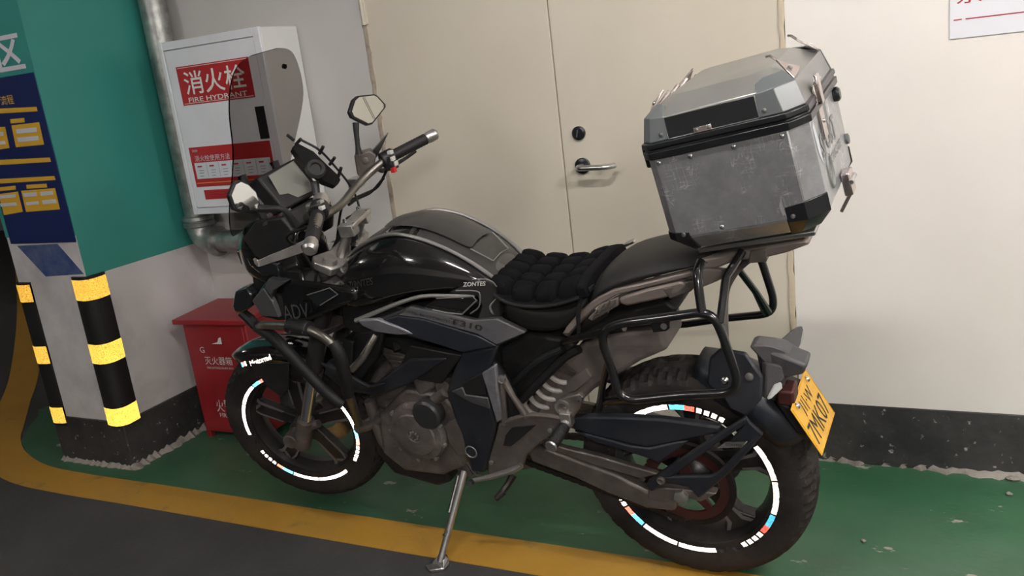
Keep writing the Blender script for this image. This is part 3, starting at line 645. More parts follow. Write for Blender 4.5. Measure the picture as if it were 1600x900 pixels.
# clutch perch + lever on the left
d_ = (LG1 - LG0).normalized()
pc = LG1 + d_ * .055
lp = B('clutch_perch', G().tube([pc - d_ * .018, pc + d_ * .018], .022, 14).tube([pc, pc + Vector((.045, .0, -.012))], [.014, .012], 10), 'alu', bevel=.002)
LV = [(0.8737, 0.255, 1.045), (0.8819, 0.27, 1.055), (0.9183, 0.29, 1.047), (0.9615, 0.32, 1.04), (0.99, 0.34, 1.035), (0.9867, 0.355, 1.048)]
lv = B('clutch_lever', G().loft([[Vector(p) + Vector((0, a * .004, b * h)) for a, b in ((-1, -1), (1, -1), (1, 1), (-1, 1))] for p, h in zip(spline(LV, 4), [.019, .021, .020, .018, .016, .0145, .014, .013, .0125, .012, .0115, .011, .0105, .010, .0095, .009, .009, .0088, .0085, .008, .007])]), 'alu', bevel=.004, seg=3)
obj('pivot_bolt', G().lathe([(0, .007), (.012, .007)], Vector(LV[1]) + Vector((0, .0, .0)), (0, 1, 0), 12), 'satin', lv)
sw = B('left_switchgear', G().tube([LG1 + d_ * .004, LG1 + d_ * .038], .026, 16), 'matte', bevel=.003)
obj('switch_button', G().box(LG1 + d_ * .02 + Vector((-.022, .012, .010)), (.006, .007, .005)), 'clear', sw, bevel=.001)
obj('switch_button', G().box(LG1 + d_ * .024 + Vector((-.016, .006, .022)), (.006, .008, .004)), 'alu', sw, bevel=.001)
# right controls
e_ = (RG1 - RG0).normalized()
rw = B('right_switchgear', G().tube([RG1 + e_ * .003, RG1 + e_ * .045], .026, 16).box(RG1 + e_ * .024 + Vector((-.012, .006, -.012)), (.016, .018, .022)), 'matte', bevel=.003)
for off, sz, mm in (((-.020, .006, .020), (.008, .008, .006), 'clear'), ((-.029, .014, .002), (.006, .009, .007), 'clear'), ((-.028, .004, -.016), (.006, .009, .008), 'clear'), ((-.028, .020, -.032), (.007, .008, .008), 'red')):
    obj('switch_button', G().box(RG1 + e_ * .024 + Vector(off), sz), mm, rw, bevel=.002)
q = [(1.038, -0.2, 1.169), (0.9896, -0.22, 1.174), (0.9821, -0.235, 1.153), (0.9948, -0.225, 1.12), (1.029, -0.2, 1.094), (1.041, -0.195, 1.109)]
bf = B('brake_reservoir', G().plate(q, (.03, -.045, .0)), 'bronze', bevel=.004)
obj('reservoir_cap', G().lathe([(0, .010), (.004, .010), (.005, .006), (.005, .001)], Vector([(1.009, -0.215, 1.148)][0]) + Vector((-.001, .002, 0)), (-.4, .9, .1), 18), 'bronze', bf)
B('brake_lever_guard', G().plate([(0.9957, -0.24, 1.169), (0.965, -0.3, 1.207), (0.9981, -0.29, 1.163), (0.9956, -0.25, 1.143)], (.012, -.015, .0)), 'satin', bevel=.002)
B('brake_lever', G().tube([(0.9998, -0.25, 1.112), (1.016, -0.3, 1.089), (0.9851, -0.37, 1.101), (0.9563, -0.41, 1.117)], [.009, .008, .006, .005], 8, smooth=3), 'matte')
B('brake_perch', G().box(Vector([(1.049, -0.19, 1.086)][0]), (.02, .018, .016)), 'alu', bevel=.003)
# cables
for k, pts in enumerate(([(1.066, -0.02, 1.27), (1.033, -0.05, 1.227), (1.034, -0.1, 1.16), (1.027, -0.13, 1.1), (1.021, -0.14, 1.05), (1.006, -0.12, 1.005), (1.002, -0.09, 0.9535)], [(0.9928, -0.26, 1.076), (1.04, -0.24, 1.038), (1.064, -0.2, 1.031), (1.04, -0.12, 1.037)], [(0.9839, -0.28, 1.102), (1.026, -0.26, 1.048), (1.048, -0.2, 1.041), (1.029, -0.08, 1.054)])):
    B('cable', G().tube(pts, .0035 if k == 0 else .0045, 8, smooth=5), 'softrubber')
B('brake_hose', G().tube([(1.03, -.09, 1.06), (1.09, -.11, .98), (1.16, -.10, .80), (1.22, -.09, .58), (1.25, -.09, .45)], .004, 8, smooth=5), 'softrubber')
B('clutch_cable', G().tube([(.90, .22, 1.09), (1.02, .19, 1.05), (1.06, .10, .96), (.98, .12, .80)], .0045, 8, smooth=5), 'softrubber')

# ---- mirrors
def mirror(nm, outline, glass, back, stem, v, nx):
    n = Vector(nx).normalized()
    m_ = B(nm, G().loft([[Vector(p) for p in outline], [Vector(p) - n * .012 for p in outline], [Vector(back) + (Vector(p) - Vector(back)) * .55 - n * .03 for p in outline]]), 'matte', bevel=.002)
    obj('mirror_glass', G().plate([Vector(p) + n * .0004 for p in glass], n * .0012), 'mirror', m_)
    obj('mirror_stem', G().tube(stem, [.0105, .008, .0075, .011], 10, smooth=3), 'matte', m_)
    return m_
def shrink(pts, k):
    c = sum((Vector(p) for p in pts), Vector()) / len(pts); return [c + (Vector(p) - c) * k for p in pts]
# right mirror: plane faces the rider
def mplane(pts_px): return pts_px
RMo = [(0.985, -0.1649, 1.308), (0.985, -0.1963, 1.337), (0.985, -0.2214, 1.343), (0.985, -0.3033, 1.33), (0.985, -0.3176, 1.322), (0.985, -0.3486, 1.287), (0.985, -0.3447, 1.278), (0.985, -0.2582, 1.247), (0.985, -0.2352, 1.249), (0.985, -0.1699, 1.29)]
mr_ = mirror('right_mirror', RMo, shrink(RMo, .88), sum((Vector(p) for p in RMo), Vector()) / len(RMo), [Vector([(1, -0.2001, 1.268)][0]), Vector([(1, -0.1896, 1.235)][0]), Vector([(1, -0.1821, 1.201)][0]), Vector([(1, -0.1782, 1.177)][0])], 0, (-1, .15, .1))
RMc = shrink(RMo, .86)
obj('glass_split_line', G().tube([Vector([(0.9835, -0.2451, 1.333)][0]) + Vector((-.003, 0, 0)), Vector([(0.9835, -0.2717, 1.26)][0]) + Vector((-.003, 0, 0))], .0008, 6), 'darkink', mr_)
LMo = [(0.958, 0.3969, 1.238), (0.958, 0.3695, 1.261), (0.958, 0.3485, 1.262), (0.958, 0.3258, 1.245), (0.958, 0.307, 1.217), (0.958, 0.3061, 1.191), (0.958, 0.3125, 1.176), (0.958, 0.3247, 1.17), (0.958, 0.3776, 1.188), (0.958, 0.3949, 1.201)]
ml_ = mirror('left_mirror', LMo, shrink(LMo, .88), sum((Vector(p) for p in LMo), Vector()) / len(LMo), [Vector(p) for p in [(0.9344, 0.34, 1.183), (0.9048, 0.325, 1.177), (0.8808, 0.31, 1.167), (0.877, 0.29, 1.119)]], 0, (-1, .05, .08))

# ---- windscreen
WS = [(1.02, .100, 1.330, .010), (1.07, .122, 1.300, .014), (1.14, .130, 1.262, .016), (1.22, .132, 1.212, .018), (1.30, .143, 1.166, .018), (1.36, .157, 1.140, .018), (1.40, .158, 1.127, .018), (1.44, .150, 1.117, .014), (1.47, .140, 1.109, .011), (1.492, .128, 1.102, .008), (1.510, .112, 1.095, .006), (1.520, .090, 1.091, .004), (1.527, .055, 1.088, .002)]
rings = []
for z, hw, u, bl in WS:
    rings.append([(u + bl * (1 - t * t), hw * t, z) for t in [k / 8 for k in range(-8, 9)]])
g = G(); g.loft(rings, cap=False, closed=False)
ws = B('windscreen', g, 'smoke', sub=1); so = ws.modifiers.new('thick', 'SOLIDIFY'); so.thickness = .003
for v in (.075, -.075):
    if v < 0: obj('screen_grommet', G().lathe([(-.004, .007), (.004, .007)], (1.122, v * 1.3, 1.47), (1, 0, .3), 12), 'matte', ws)
    B('screen_bracket', G().tube([(1.20, v, 1.06), (1.235, v * .95, 1.16), (1.242, v * .95, 1.20)], [.012, .011, .014], 10), 'matte')

# ---- instrument display and phone holder
q = [(1.179, 0.075, 1.193), (1.144, -0.075, 1.209), (1.092, -0.075, 1.099), (1.113, 0.075, 1.091)]
ds = B('instrument_display', G().plate(q, (.05, .0, -.02)), 'matte', bevel=.006)
q2 = [(1.159, 0.055, 1.187), (1.144, -0.045, 1.201), (1.097, -0.055, 1.108), (1.132, 0.052, 1.101)]
nrm = (Vector(q[1]) - Vector(q[0])).cross(Vector(q[2]) - Vector(q[0])).normalized()
if nrm.x > 0: nrm = -nrm
obj('screen', G().plate([Vector(p) + nrm * .007 for p in q2], nrm * .001), 'screen', ds)
B('dash_shelf', G().plate([(1.111, 0.08, 1.085), (1.09, -0.08, 1.093), (1.073, -0.09, 1.056), (1.089, 0.09, 1.029)], (.05, 0, -.03)), 'matte', bevel=.008)
ph = B('phone_holder', G().loft([[Vector(p) + Vector((0, 0, 0)) for p in [(1.107, -0.02, 1.25), (1.089, -0.025, 1.263), (1.048, -0.04, 1.229), (1.028, -0.06, 1.18), (1.008, -0.07, 1.148), (1.003, -0.072, 1.13), (1.024, -0.065, 1.115), (1.051, -0.05, 1.137), (1.075, -0.035, 1.176), (1.094, -0.025, 1.215)]], [Vector(p) for p in [(1.129, -0.03, 1.235), (1.111, -0.035, 1.248), (1.069, -0.05, 1.214), (1.048, -0.07, 1.166), (1.028, -0.08, 1.132), (1.024, -0.08, 1.114), (1.044, -0.072, 1.102), (1.075, -0.06, 1.121), (1.098, -0.045, 1.161), (1.118, -0.035, 1.2)]]]), 'matte', bevel=.003)
hc_ = Vector([(1.058, -0.035, 1.175)][0])
obj('holder_disc', G().lathe([(0, .030), (.010, .032), (.016, .026), (.016, .016), (.010, .014)], hc_, (-.75, .35, .55), 24), 'matte', ph)
for pa, pb in zip([(1.12, -0.03, 1.285), (1.074, -0.03, 1.27), (1.017, -0.05, 1.238), (0.9944, -0.06, 1.201), (0.9894, -0.07, 1.167), (1.038, -0.07, 1.122)], [(1.102, -0.03, 1.268), (1.099, -0.03, 1.255), (1.038, -0.05, 1.218), (1.02, -0.06, 1.181), (1.008, -0.07, 1.141), (1.048, -0.07, 1.113)]):
    obj('holder_claw', G().tube([pa, pb], .005, 8), 'softrubber', ph)
obj('holder_stem', G().tube([(1.067, -0.03, 1.138), (1.058, -0.015, 1.113), (1.049, -0.005, 1.087)], [.013, .011, .012], 10), 'matte', ph)

# ---- tank (lofted sections: u, top centre, panel edge half-width and height, widest half-width and height, lower half-width and height)
TS = [(1.045, .862, .020, .858, .045, .845, .040, .815), (1.00, .895, .040, .888, .090, .862, .095, .800), (.94, .945, .062, .935, .130, .880, .135, .785), (.87, .988, .080, .976, .158, .895, .152, .790),
      (.79, 1.024, .092, 1.008, .172, .915, .158, .815), (.72, 1.038, .098, 1.020, .174, .930, .158, .838), (.65, 1.030, .100, 1.006, .168, .925, .152, .855), (.58, 1.004, .098, .976, .156, .912, .142, .862),
      (.52, .966, .094, .940, .138, .895, .128, .862), (.47, .916, .088, .898, .118, .872, .112, .850), (.435, .872, .078, .860, .098, .845, .094, .830)]
def tsec(t, lift=0.):
    u, zt, ws_, zs, hw, zm, hb, zb = t
    h = [(0, zt), (ws_ * .5, zt - (zt - zs) * .25), (ws_, zs), ((ws_ + hw) / 2 + .012, (zs + zm) / 2 + .016), (hw, zm), (hw * .6 + hb * .4, (zm * .5 + zb * .5)), (hb, zb)]
    return [(u, y, z) for y, z in h] + [(u, -y, z) for y, z in reversed(h[1:])]
# order so that the ring runs around
def tring(t):
    h = tsec(t)[:7]; return [(p[0], p[1], p[2]) for p in reversed(h)] + [(p[0], -p[1], p[2]) for p in h[1:]]
tank = B('fuel_tank', G().loft([tring(t) for t in TS]), 'gloss', sub=2, angle=180)
tk = bvh(tank)
cs = []
for t in TS[2:]:
    u, zt, ws_, zs = t[:4]
    row = []
    for k in range(-6, 7):
        y = ws_ * 1.0 * k / 6; h = tk.ray_cast(Vector((u, y, 1.4)), Vector((0, 0, -1)), 1.)
        row.append((u, y, (h[0].z if h[0] is not None else zs) + .004))
    cs.append(row)
tc_ = B('tank_centre_cover', G().loft(cs, cap=False, closed=False), 'satin', sub=1, angle=180); sm = tc_.modifiers.new('t', 'SOLIDIFY'); sm.thickness = .006; sm.offset = -1
obj('tank_cap_cover', G().loft([[(u, y, z + .0065) for (u, y, z) in r_[2:11]] for r_ in cs[2:7]], cap=False, closed=False), 'satin', tc_, sub=1, angle=180)
obj('cover_seam', G().tube([(p[0], p[1], p[2] + .0075) for p in (cs[6][2], cs[7][3], cs[7][6], cs[7][9], cs[6][10])], .0018, 6), 'edge', tc_)
for sg in (0, -1):
    pth = [Vector(r_[sg]) + Vector((0, (1 if sg else -1) * .001, .002)) for r_ in cs]
    obj('edge_strip', G().tube(pth, [.003, .0055, .0055, .005, .005, .005, .006, .004], 8, smooth=3), 'edge', tc_)
# silver lower edge, black window insert, knee pad
for sg in (1, -1):
    def SG(pts): return [(p[0], sg * p[1], p[2]) for p in pts]
    lo_ = SG([(0.8733, 0.172, 0.7913), (0.7903, 0.17, 0.8207), (0.7101, 0.166, 0.8479), (0.6365, 0.16, 0.8657), (0.5596, 0.154, 0.8664), (0.4828, 0.146, 0.8644)])
    B('tank_lower_trim', G().tube(lo_, [.007, .0065, .006, .0055, .005, .004], 8, smooth=3), 'edge')
    q = SG([(0.5606, 0.15, 0.8719), (0.5031, 0.146, 0.8929), (0.4476, 0.134, 0.8974), (0.4295, 0.122, 0.8798), (0.4318, 0.12, 0.8392), (0.431, 0.125, 0.7958), (0.4489, 0.138, 0.796), (0.4895, 0.15, 0.8003), (0.4688, 0.148, 0.8367), (0.4754, 0.149, 0.8641)])
    q = q if sg > 0 else [(p[0] + .01, p[1] * .82, p[2] - .035) for p in q]
    kp = B('knee_pad', G().plate(q, (0, -sg * .02, 0)), 'matte', bevel=.004)
    if sg > 0: obj('pad_edge', G().tube(SG([(0.533, 0.153, 0.8811), (0.4708, 0.151, 0.8795), (0.4656, 0.15, 0.863), (0.4754, 0.151, 0.8343), (0.5036, 0.153, 0.816)]), .0018, 6, smooth=3), 'edge', kp)
    if sg > 0: obj('pad_edge', G().tube(SG([(0.4827, 0.142, 0.9076), (0.4487, 0.135, 0.9067), (0.4331, 0.127, 0.8945), (0.427, 0.123, 0.8803)]), .0016, 6, smooth=3), 'edge', kp)
    if sg > 0: obj('silver_arc', G().tube(SG([(0.4332, 0.128, 0.8483), (0.451, 0.134, 0.8306), (0.4502, 0.135, 0.8147), (0.4458, 0.133, 0.8047)]), [.0015, .003, .0035, .0015], 8, smooth=3), 'silver', kp)
    q = SG([(0.6565, 0.16, 0.8295), (0.5959, 0.157, 0.8578), (0.4887, 0.15, 0.8625), (0.4792, 0.15, 0.8537), (0.5292, 0.153, 0.8152), (0.5487, 0.155, 0.8118)])
    wn = B('side_window_insert', G().plate(q, (0, -sg * .012, 0)), 'gloss', bevel=.003)
    obj('insert_edge', G().tube(SG([(0.5939, 0.159, 0.8606), (0.4869, 0.152, 0.8653), (0.4766, 0.151, 0.8542), (0.5283, 0.155, 0.8143), (0.5692, 0.158, 0.8181), (0.6133, 0.161, 0.8275)]), .0022, 6), 'edge', wn)
text('ZONTES', 'lettering', 'whiteink', bike, [(0.4717, 0.154, 0.9014)][0], (-1, 0, .06), (0, 0, 1), .012, .070, shear=.25, bold=.02, ext=.001)
text('ZONTES', 'lettering', 'darkink', bike, (.835, .2, .90), (-1, 0, .22), (.1, 0, 1), .020, .115, shear=.25, bold=.02, onto=tk)
ctk = bvh(tc_)
text('ZONTES', 'lettering', 'whiteink', bike, (.548, .03, 1.05), (-.62, -.78, 0), (.78, -.62, 0), .011, .062, bold=.02, onto=ctk, proj=(0, 0, -1))

# ---- side panels
for sg in (1, -1):
    def SG(pts): return [(p[0], sg * p[1], p[2]) for p in pts]
    q = SG([(0.8307, 0.178, 0.7918), (0.7783, 0.178, 0.8055), (0.6769, 0.172, 0.8403), (0.4905, 0.165, 0.802), (0.4266, 0.158, 0.8064), (0.353, 0.148, 0.7645), (0.4292, 0.172, 0.7344), (0.542, 0.175, 0.709), (0.6175, 0.18, 0.7343), (0.6944, 0.182, 0.7527), (0.7726, 0.182, 0.7784)])
    sp_ = B('side_panel', G().plate(q, (0, -sg * .02, 0)), 'graphite', bevel=.005)
    obj('panel_facet', G().plate(SG([(0.8041, 0.1835, 0.7936), (0.7141, 0.183, 0.8159), (0.637, 0.183, 0.8091), (0.4819, 0.1785, 0.7648), (0.4301, 0.1765, 0.7367), (0.5387, 0.179, 0.7132), (0.6897, 0.1865, 0.7591), (0.758, 0.187, 0.7796)]), (0, -sg * .01, 0)), 'navy', sp_, bevel=.003)
    obj('painted_panel_highlight', G().plate(SG([(0.6746, 0.1755, 0.8401), (0.4878, 0.169, 0.804), (0.4225, 0.162, 0.8067), (0.3531, 0.151, 0.766), (0.4299, 0.1755, 0.7399), (0.4823, 0.176, 0.769), (0.638, 0.181, 0.81), (0.7152, 0.181, 0.8168)]), (0, -sg * .008, 0)), 'navygrey', sp_, bevel=.002)  # paler grey paints in the light falling on the upper panel
    if sg > 0:
        sb = bvh(sp_)
        text('T310', 'lettering', 'darkink', sp_, [(0.5043, 0.18, 0.7978)][0], (-1, 0, -.20), (0, 0, 1), .018, .095, shear=.2, bold=.02, ext=.0015)
        text('SUPER MOTORCYCLE', 'lettering', 'darkink', sp_, [(0.6081, 0.186, 0.8191)][0], (-1, 0, -.20), (0, 0, 1), .008, .17, bold=.01, ext=.0015)
    q = SG([(0.8561, 0.186, 0.7987), (0.7828, 0.192, 0.8082), (0.7257, 0.19, 0.7882), (0.6721, 0.186, 0.7635), (0.7325, 0.186, 0.7588), (0.8047, 0.188, 0.7663), (0.8427, 0.187, 0.782)])
    B('silver_blade', G().plate(q, (0, -sg * .015, 0)), 'lavender', bevel=.004)
    # frame cover, X-shaped
    q = SG([(0.5446, 0.17, 0.7101), (0.4317, 0.168, 0.7322), (0.4733, 0.165, 0.664), (0.5027, 0.16, 0.6145), (0.5027, 0.155, 0.5281), (0.5031, 0.15, 0.4741), (0.5429, 0.15, 0.386), (0.579, 0.148, 0.3043), (0.6289, 0.145, 0.2996), (0.6243, 0.145, 0.3833), (0.6346, 0.15, 0.4706), (0.6365, 0.158, 0.5726), (0.5913, 0.165, 0.6462)])
    fc_ = B('frame_cover', G().plate(q, (0, -sg * .03, 0)), 'navy', bevel=.008)
    obj('cover_recess', G().plate(SG([(0.5712, 0.166, 0.6086), (0.5013, 0.167, 0.6477), (0.4995, 0.166, 0.6142), (0.5036, 0.163, 0.5767), (0.5705, 0.164, 0.5736)]), (0, -sg * .01, 0)), 'matte', fc_, bevel=.002)
    obj('cover_rib', G().plate(SG([(0.6136, 0.165, 0.5806), (0.5722, 0.168, 0.5997), (0.5676, 0.168, 0.5761), (0.4993, 0.166, 0.5709), (0.502, 0.162, 0.5323), (0.56, 0.164, 0.5483)]), (0, -sg * .006, 0)), 'navygrey', fc_, bevel=.003)
    obj('light_strip', G().plate(SG([(0.499, 0.171, 0.6482), (0.4502, 0.17, 0.6778), (0.4652, 0.164, 0.5963), (0.4761, 0.156, 0.501), (0.4969, 0.154, 0.4834), (0.498, 0.162, 0.5687)]), (0, -sg * .015, 0)), 'lavender', fc_, bevel=.004)
    em = obj('round_emblem', G().lathe([(0, .020), (.004, .020), (.005, .017), (.003, .015), (.003, .001)], SG([(0.6019, 0.152, 0.3799)])[0], (0, sg, 0), 24), 'lamp', fc_)
    obj('emblem_ring', G().lathe([(.004, .0205), (.006, .0195), (.006, .017), (.004, .016)], SG([(0.6019, 0.152, 0.3799)])[0], (0, sg, 0), 24, closed=True), 'rimedge', em)
    B('lower_side_trim', G().plate(SG([(0.7273, 0.15, 0.7092), (0.5545, 0.16, 0.6927), (0.6509, 0.15, 0.5933), (0.733, 0.14, 0.5916), (0.8035, 0.14, 0.6176)]), (0, -sg * .02, 0)), 'matte', bevel=.004)
    # front side pod with printed letters
    q = SG([(1.278, 0.15, 0.8323), (1.18, 0.15, 0.9092), (1.093, 0.155, 0.9042), (0.9278, 0.165, 0.893), (0.8515, 0.17, 0.8868), (0.8495, 0.172, 0.8529), (0.9675, 0.178, 0.8129), (1.055, 0.172, 0.7805), (1.183, 0.165, 0.7744), (1.252, 0.155, 0.7777)])
    pd = B('fairing_pod', G().plate(q, (0, -sg * .09, 0)), 'gloss', bevel=.012, seg=3)
    obj('pod_facet', G().plate(SG([(1.269, 0.155, 0.8349), (1.195, 0.165, 0.8827), (1.161, 0.18, 0.849), (1.154, 0.178, 0.7922), (1.234, 0.165, 0.7896)]), (0, -sg * .02, 0)), 'navygrey', pd, bevel=.004)
    obj('pod_facet', G().plate(SG([(1.191, 0.165, 0.8849), (1.171, 0.155, 0.9094), (1.091, 0.163, 0.9057), (1.141, 0.178, 0.8813), (1.157, 0.181, 0.8578)]), (0, -sg * .02, 0)), 'graphite', pd, bevel=.004)
    obj('pod_insert', G().plate(SG([(1.017, 0.18, 0.8705), (0.9326, 0.175, 0.8896), (0.9076, 0.176, 0.8729), (0.9771, 0.184, 0.8394), (0.9903, 0.184, 0.8351)]), (0, -sg * .006, 0)), 'lamp', pd, bevel=.002)
    obj('pod_trim', G().tube(SG([(1.015, 0.182, 0.8715), (0.93, 0.177, 0.8925), (0.9058, 0.178, 0.8739), (0.9745, 0.186, 0.8424)]), .0015, 6), 'edge', pd)
    if sg > 0:
        t_ = text('ADV', 'lettering', 'podink', pd, [(1.069, 0.19, 0.8214)][0], (-1, 0, .12), (0, 0, 1), .046, .105, shear=.1, bold=.0, ext=.0)
    # marker lamp at the very front
    q = SG([(1.425, 0.1, 0.7878), (1.393, 0.1, 0.8374), (1.326, 0.11, 0.8582), (1.302, 0.12, 0.8352), (1.32, 0.12, 0.7957), (1.379, 0.11, 0.7671), (1.418, 0.105, 0.7657)])
    ml2 = B('auxiliary_lamp', G().plate(q, (.0, -sg * .05, .0)), 'lamp', bevel=.008, seg=3)
    obj('lamp_mount', G().tube(SG([(1.401, 0.09, 0.7614), (1.372, 0.09, 0.7353), (1.359, 0.09, 0.7133)]), [.016, .018, .016], 10), 'matte', ml2)

# ---- headlight and nose
NZ = [(1.385, .035, .968, .905), (1.355, .070, 1.00, .880), (1.31, .095, 1.040, .845), (1.25, .112, 1.058, .82), (1.17, .10, 1.040, .85), (1.12, .07, 1.015, .88)]
B('headlight_fairing', G().loft([[(u, h * .6, zt), (u, h, zt - (zt - zb) * .3), (u, h, zb + (zt - zb) * .25), (u, h * .5, zb), (u, -h * .5, zb), (u, -h, zb + (zt - zb) * .25), (u, -h, zt - (zt - zb) * .3), (u, -h * .6, zt)] for u, h, zt, zb in NZ]), 'gloss', bevel=.008)
for sg in (1, -1):
    hl = B('headlight', G().plate([(1.383, sg * .02, .955), (1.362, sg * .065, .965), (1.358, sg * .066, .915), (1.378, sg * .03, .912)], (.006, 0, 0)), 'lamp', bevel=.004)
    B('nose_side', G().plate([(p[0], sg * p[1], p[2]) for p in [(1.282, 0.105, 1.018), (1.214, 0.1, 1.069), (1.107, 0.1, 1.077), (1.079, 0.1, 1.033), (1.112, 0.11, 0.9717), (1.19, 0.12, 0.9415), (1.238, 0.12, 0.962)]], (0, -sg * .02, 0)), 'matte', bevel=.006)
    B('nose_lower', G().plate([(p[0], sg * p[1], p[2]) for p in [(1.297, 0.1, 0.954), (1.249, 0.11, 0.9579), (1.159, 0.12, 0.9415), (1.165, 0.12, 0.9005), (1.232, 0.12, 0.8999), (1.282, 0.11, 0.9288)]], (0, -sg * .03, 0)), 'lamp', bevel=.006)
    B('nose_chin', G().plate([(p[0], sg * p[1], p[2]) for p in [(1.309, 0.09, 0.8948), (1.233, 0.11, 0.9206), (1.075, 0.1, 0.8928), (1.039, 0.1, 0.8564), (1.216, 0.09, 0.8062), (1.331, 0.08, 0.8208)]], (0, -sg * .06, 0)), 'matte', bevel=.008)
text('LED', 'lettering', 'greyink', bike, [(1.159, 0.115, 1.066)][0], (-1, 0, .35), (0, 0, 1), .008, .02, ext=.002)

# ---- front mudguard
def fenderpt(a, r, y): t = math.radians(a); return steer((1.36 + r * math.cos(t), y, .312 + r * math.sin(t)))
rings = []
for a, hw, r in ((54, .012, .335), (58, .034, .338), (66, .056, .336), (76, .066, .332), (90, .068, .328), (105, .068, .326), (120, .066, .324), (138, .055, .324), (150, .04, .328)):
    rings.append([fenderpt(a, r - .045, hw), fenderpt(a, r - .012, hw * .96), fenderpt(a, r, hw * .6), fenderpt(a, r + .004, 0), fenderpt(a, r, -hw * .6), fenderpt(a, r - .012, -hw * .96), fenderpt(a, r - .045, -hw)])
ff = B('front_mudguard', G().loft(rings, cap=False, closed=False), 'gloss', sub=1, angle=60); so = ff.modifiers.new('t', 'SOLIDIFY'); so.thickness = .004
for sg in (1, -1):
    obj('mudguard_stay', G().plate([fenderpt(75, .29, sg * .070), fenderpt(105, .29, sg * .070), fenderpt(105, .20, sg * .088), fenderpt(95, .16, sg * .09), fenderpt(82, .2, sg * .088)], (0, sg * .006, 0)), 'matte', ff, bevel=.003)

fx_ = steer((1.36 - .012, .0745, .312 + .304)) - steer((1.36 + .108, .068, .312 + .270)); fx_.normalize()
fz_ = Vector((0, 0, 1)); fz_ = (fz_ - fx_ * fz_.dot(fx_)).normalized()
text('Motorrad', 'lettering', 'retw', ff, steer((1.36 + .030, .0745, .312 + .2915)), fx_, fz_, .019, .100, shear=.15, bold=.03, ext=.001)
for k, mm in enumerate(('retblue', 'retred', 'retw')):
    c = steer((1.36 + .110, .0715, .312 + .2745)) + fx_ * (.0075 * k); q = [c - fz_ * .008 - fx_ * .004, c - fz_ * .008 + fx_ * .003, c + fz_ * .008 + fx_ * .006, c + fz_ * .008 - fx_ * .001]
    obj('colour_stripe', G().plate(q, fx_.cross(fz_) * .001), mm, ff)

B('tank_side_cover', G().prism([(0.9496, 0.8768), (0.8726, 0.8877), (0.7784, 0.8307), (0.7238, 0.7932), (0.8073, 0.7302), (0.918, 0.7045), (0.9764, 0.7435)], -.12, .12), 'matte', bevel=.01)
B('ignition_cover', G().prism([(0.9897, 1.029), (0.9585, 1.006), (0.9772, 0.9541), (1.038, 0.9006), (1.079, 0.9282)], -.075, -.03), 'matte', bevel=.008)

# ---- engine
en = B('crankcase', G().prism([(0.9244, 0.4547), (0.8028, 0.5531), (0.6723, 0.5423), (0.6219, 0.4836), (0.6527, 0.3058), (0.7425, 0.2596), (0.8843, 0.2565), (0.9534, 0.3135)], -.13, .13), 'engine', bevel=.012, seg=3)
cyl = B('cylinder', G().prism([(0.8359, 0.5278), (0.8986, 0.6536), (0.798, 0.7315), (0.668, 0.6555), (0.7051, 0.5058)], -.075, .085), 'engine', bevel=.01)
for k in range(5):
    a = Vector([(0.8361, 0.5679)][0] + (0,)); b = Vector([(0.7005, 0.5526)][0] + (0,)); off = Vector((.0, .018 * k, 0)) + Vector((.010 * k, 0, 0))
    a2, b2 = a + off, b + off
    obj('cooling_fin', G().loft([[(p.x, y, p.y + dz) for p, dz in ((a2, 0), (b2, 0), (b2, .007), (a2, .007))] for y in (-.085, .095)]), 'engine', cyl, bevel=.002)
B('cylinder_head_cover', G().prism([(0.8814, 0.6648), (0.8909, 0.696), (0.8204, 0.7404), (0.7667, 0.7323), (0.7287, 0.7096)], -.07, .085), 'alu', bevel=.01)
oc = [(0.7792, 0.15, 0.4206)][0]
ec = B('generator_cover', G().lathe([(-.03, .094), (0, .094), (.010, .088), (.013, .070), (.017, .066), (.019, .022), (.017, .02), (.017, .001)], oc, (0, 1, 0), 40), 'engine')
for k in range(9):
    a = 2 * PI * k / 9; obj('cover_bolt', G().lathe([(.0, .007), (.012, .007), (.013, .004)], Vector(oc) + Vector((.093 * math.cos(a), -.004, .093 * math.sin(a))), (0, 1, 0), 8), 'alu', ec)
for k in range(8):
    a = 2 * PI * k / 8; obj('hub_bolt', G().lathe([(0, .003), (.004, .003)], Vector(oc) + Vector((.013 * math.cos(a), .017, .013 * math.sin(a))), (0, 1, 0), 8), 'alu', ec)
obj('hub_bolt', G().lathe([(0, .005), (.006, .005)], Vector(oc) + Vector((0, .017, 0)), (0, 1, 0), 6), 'chrome', ec)
sc_ = [(0.7225, 0.15, 0.4913)][0]
B('starter_cover', G().lathe([(-.03, .046), (.012, .046), (.018, .040), (.018, .001)], sc_, (0, 1, 0), 32), 'graphite')
B('engine_mount_arm', G().tube([(0.7425, 0.12, 0.4948), (0.6913, 0.13, 0.533), (0.6496, 0.14, 0.5631)], [.022, .017, .016], 12), 'engine')
B('water_pump_cap', G().lathe([(0, .026), (.014, .026), (.017, .020), (.017, .001)], [(0.6601, 0.12, 0.5694)][0], (0, 1, 0), 24), 'engine')
B('engine_upper_case', G().prism([(0.9969, 0.4524), (0.8229, 0.5991), (0.6831, 0.6184), (0.6762, 0.4483), (0.8758, 0.4064)], -.09, .075), 'engine', bevel=.01)
B('shield_plate', G().plate([(0.7751, 0.125, 0.5863), (0.6938, 0.13, 0.6239), (0.6914, 0.13, 0.5664), (0.7566, 0.13, 0.5272)], (0, -.03, 0)), 'engine', bevel=.008)
B('gearbox_bracket', G().plate([(0.6871, 0.14, 0.4482), (0.6207, 0.15, 0.493), (0.6088, 0.15, 0.49), (0.6366, 0.14, 0.3524), (0.6635, 0.14, 0.349), (0.6863, 0.14, 0.3899)], (0, -.02, 0)), 'bronze', bevel=.004)
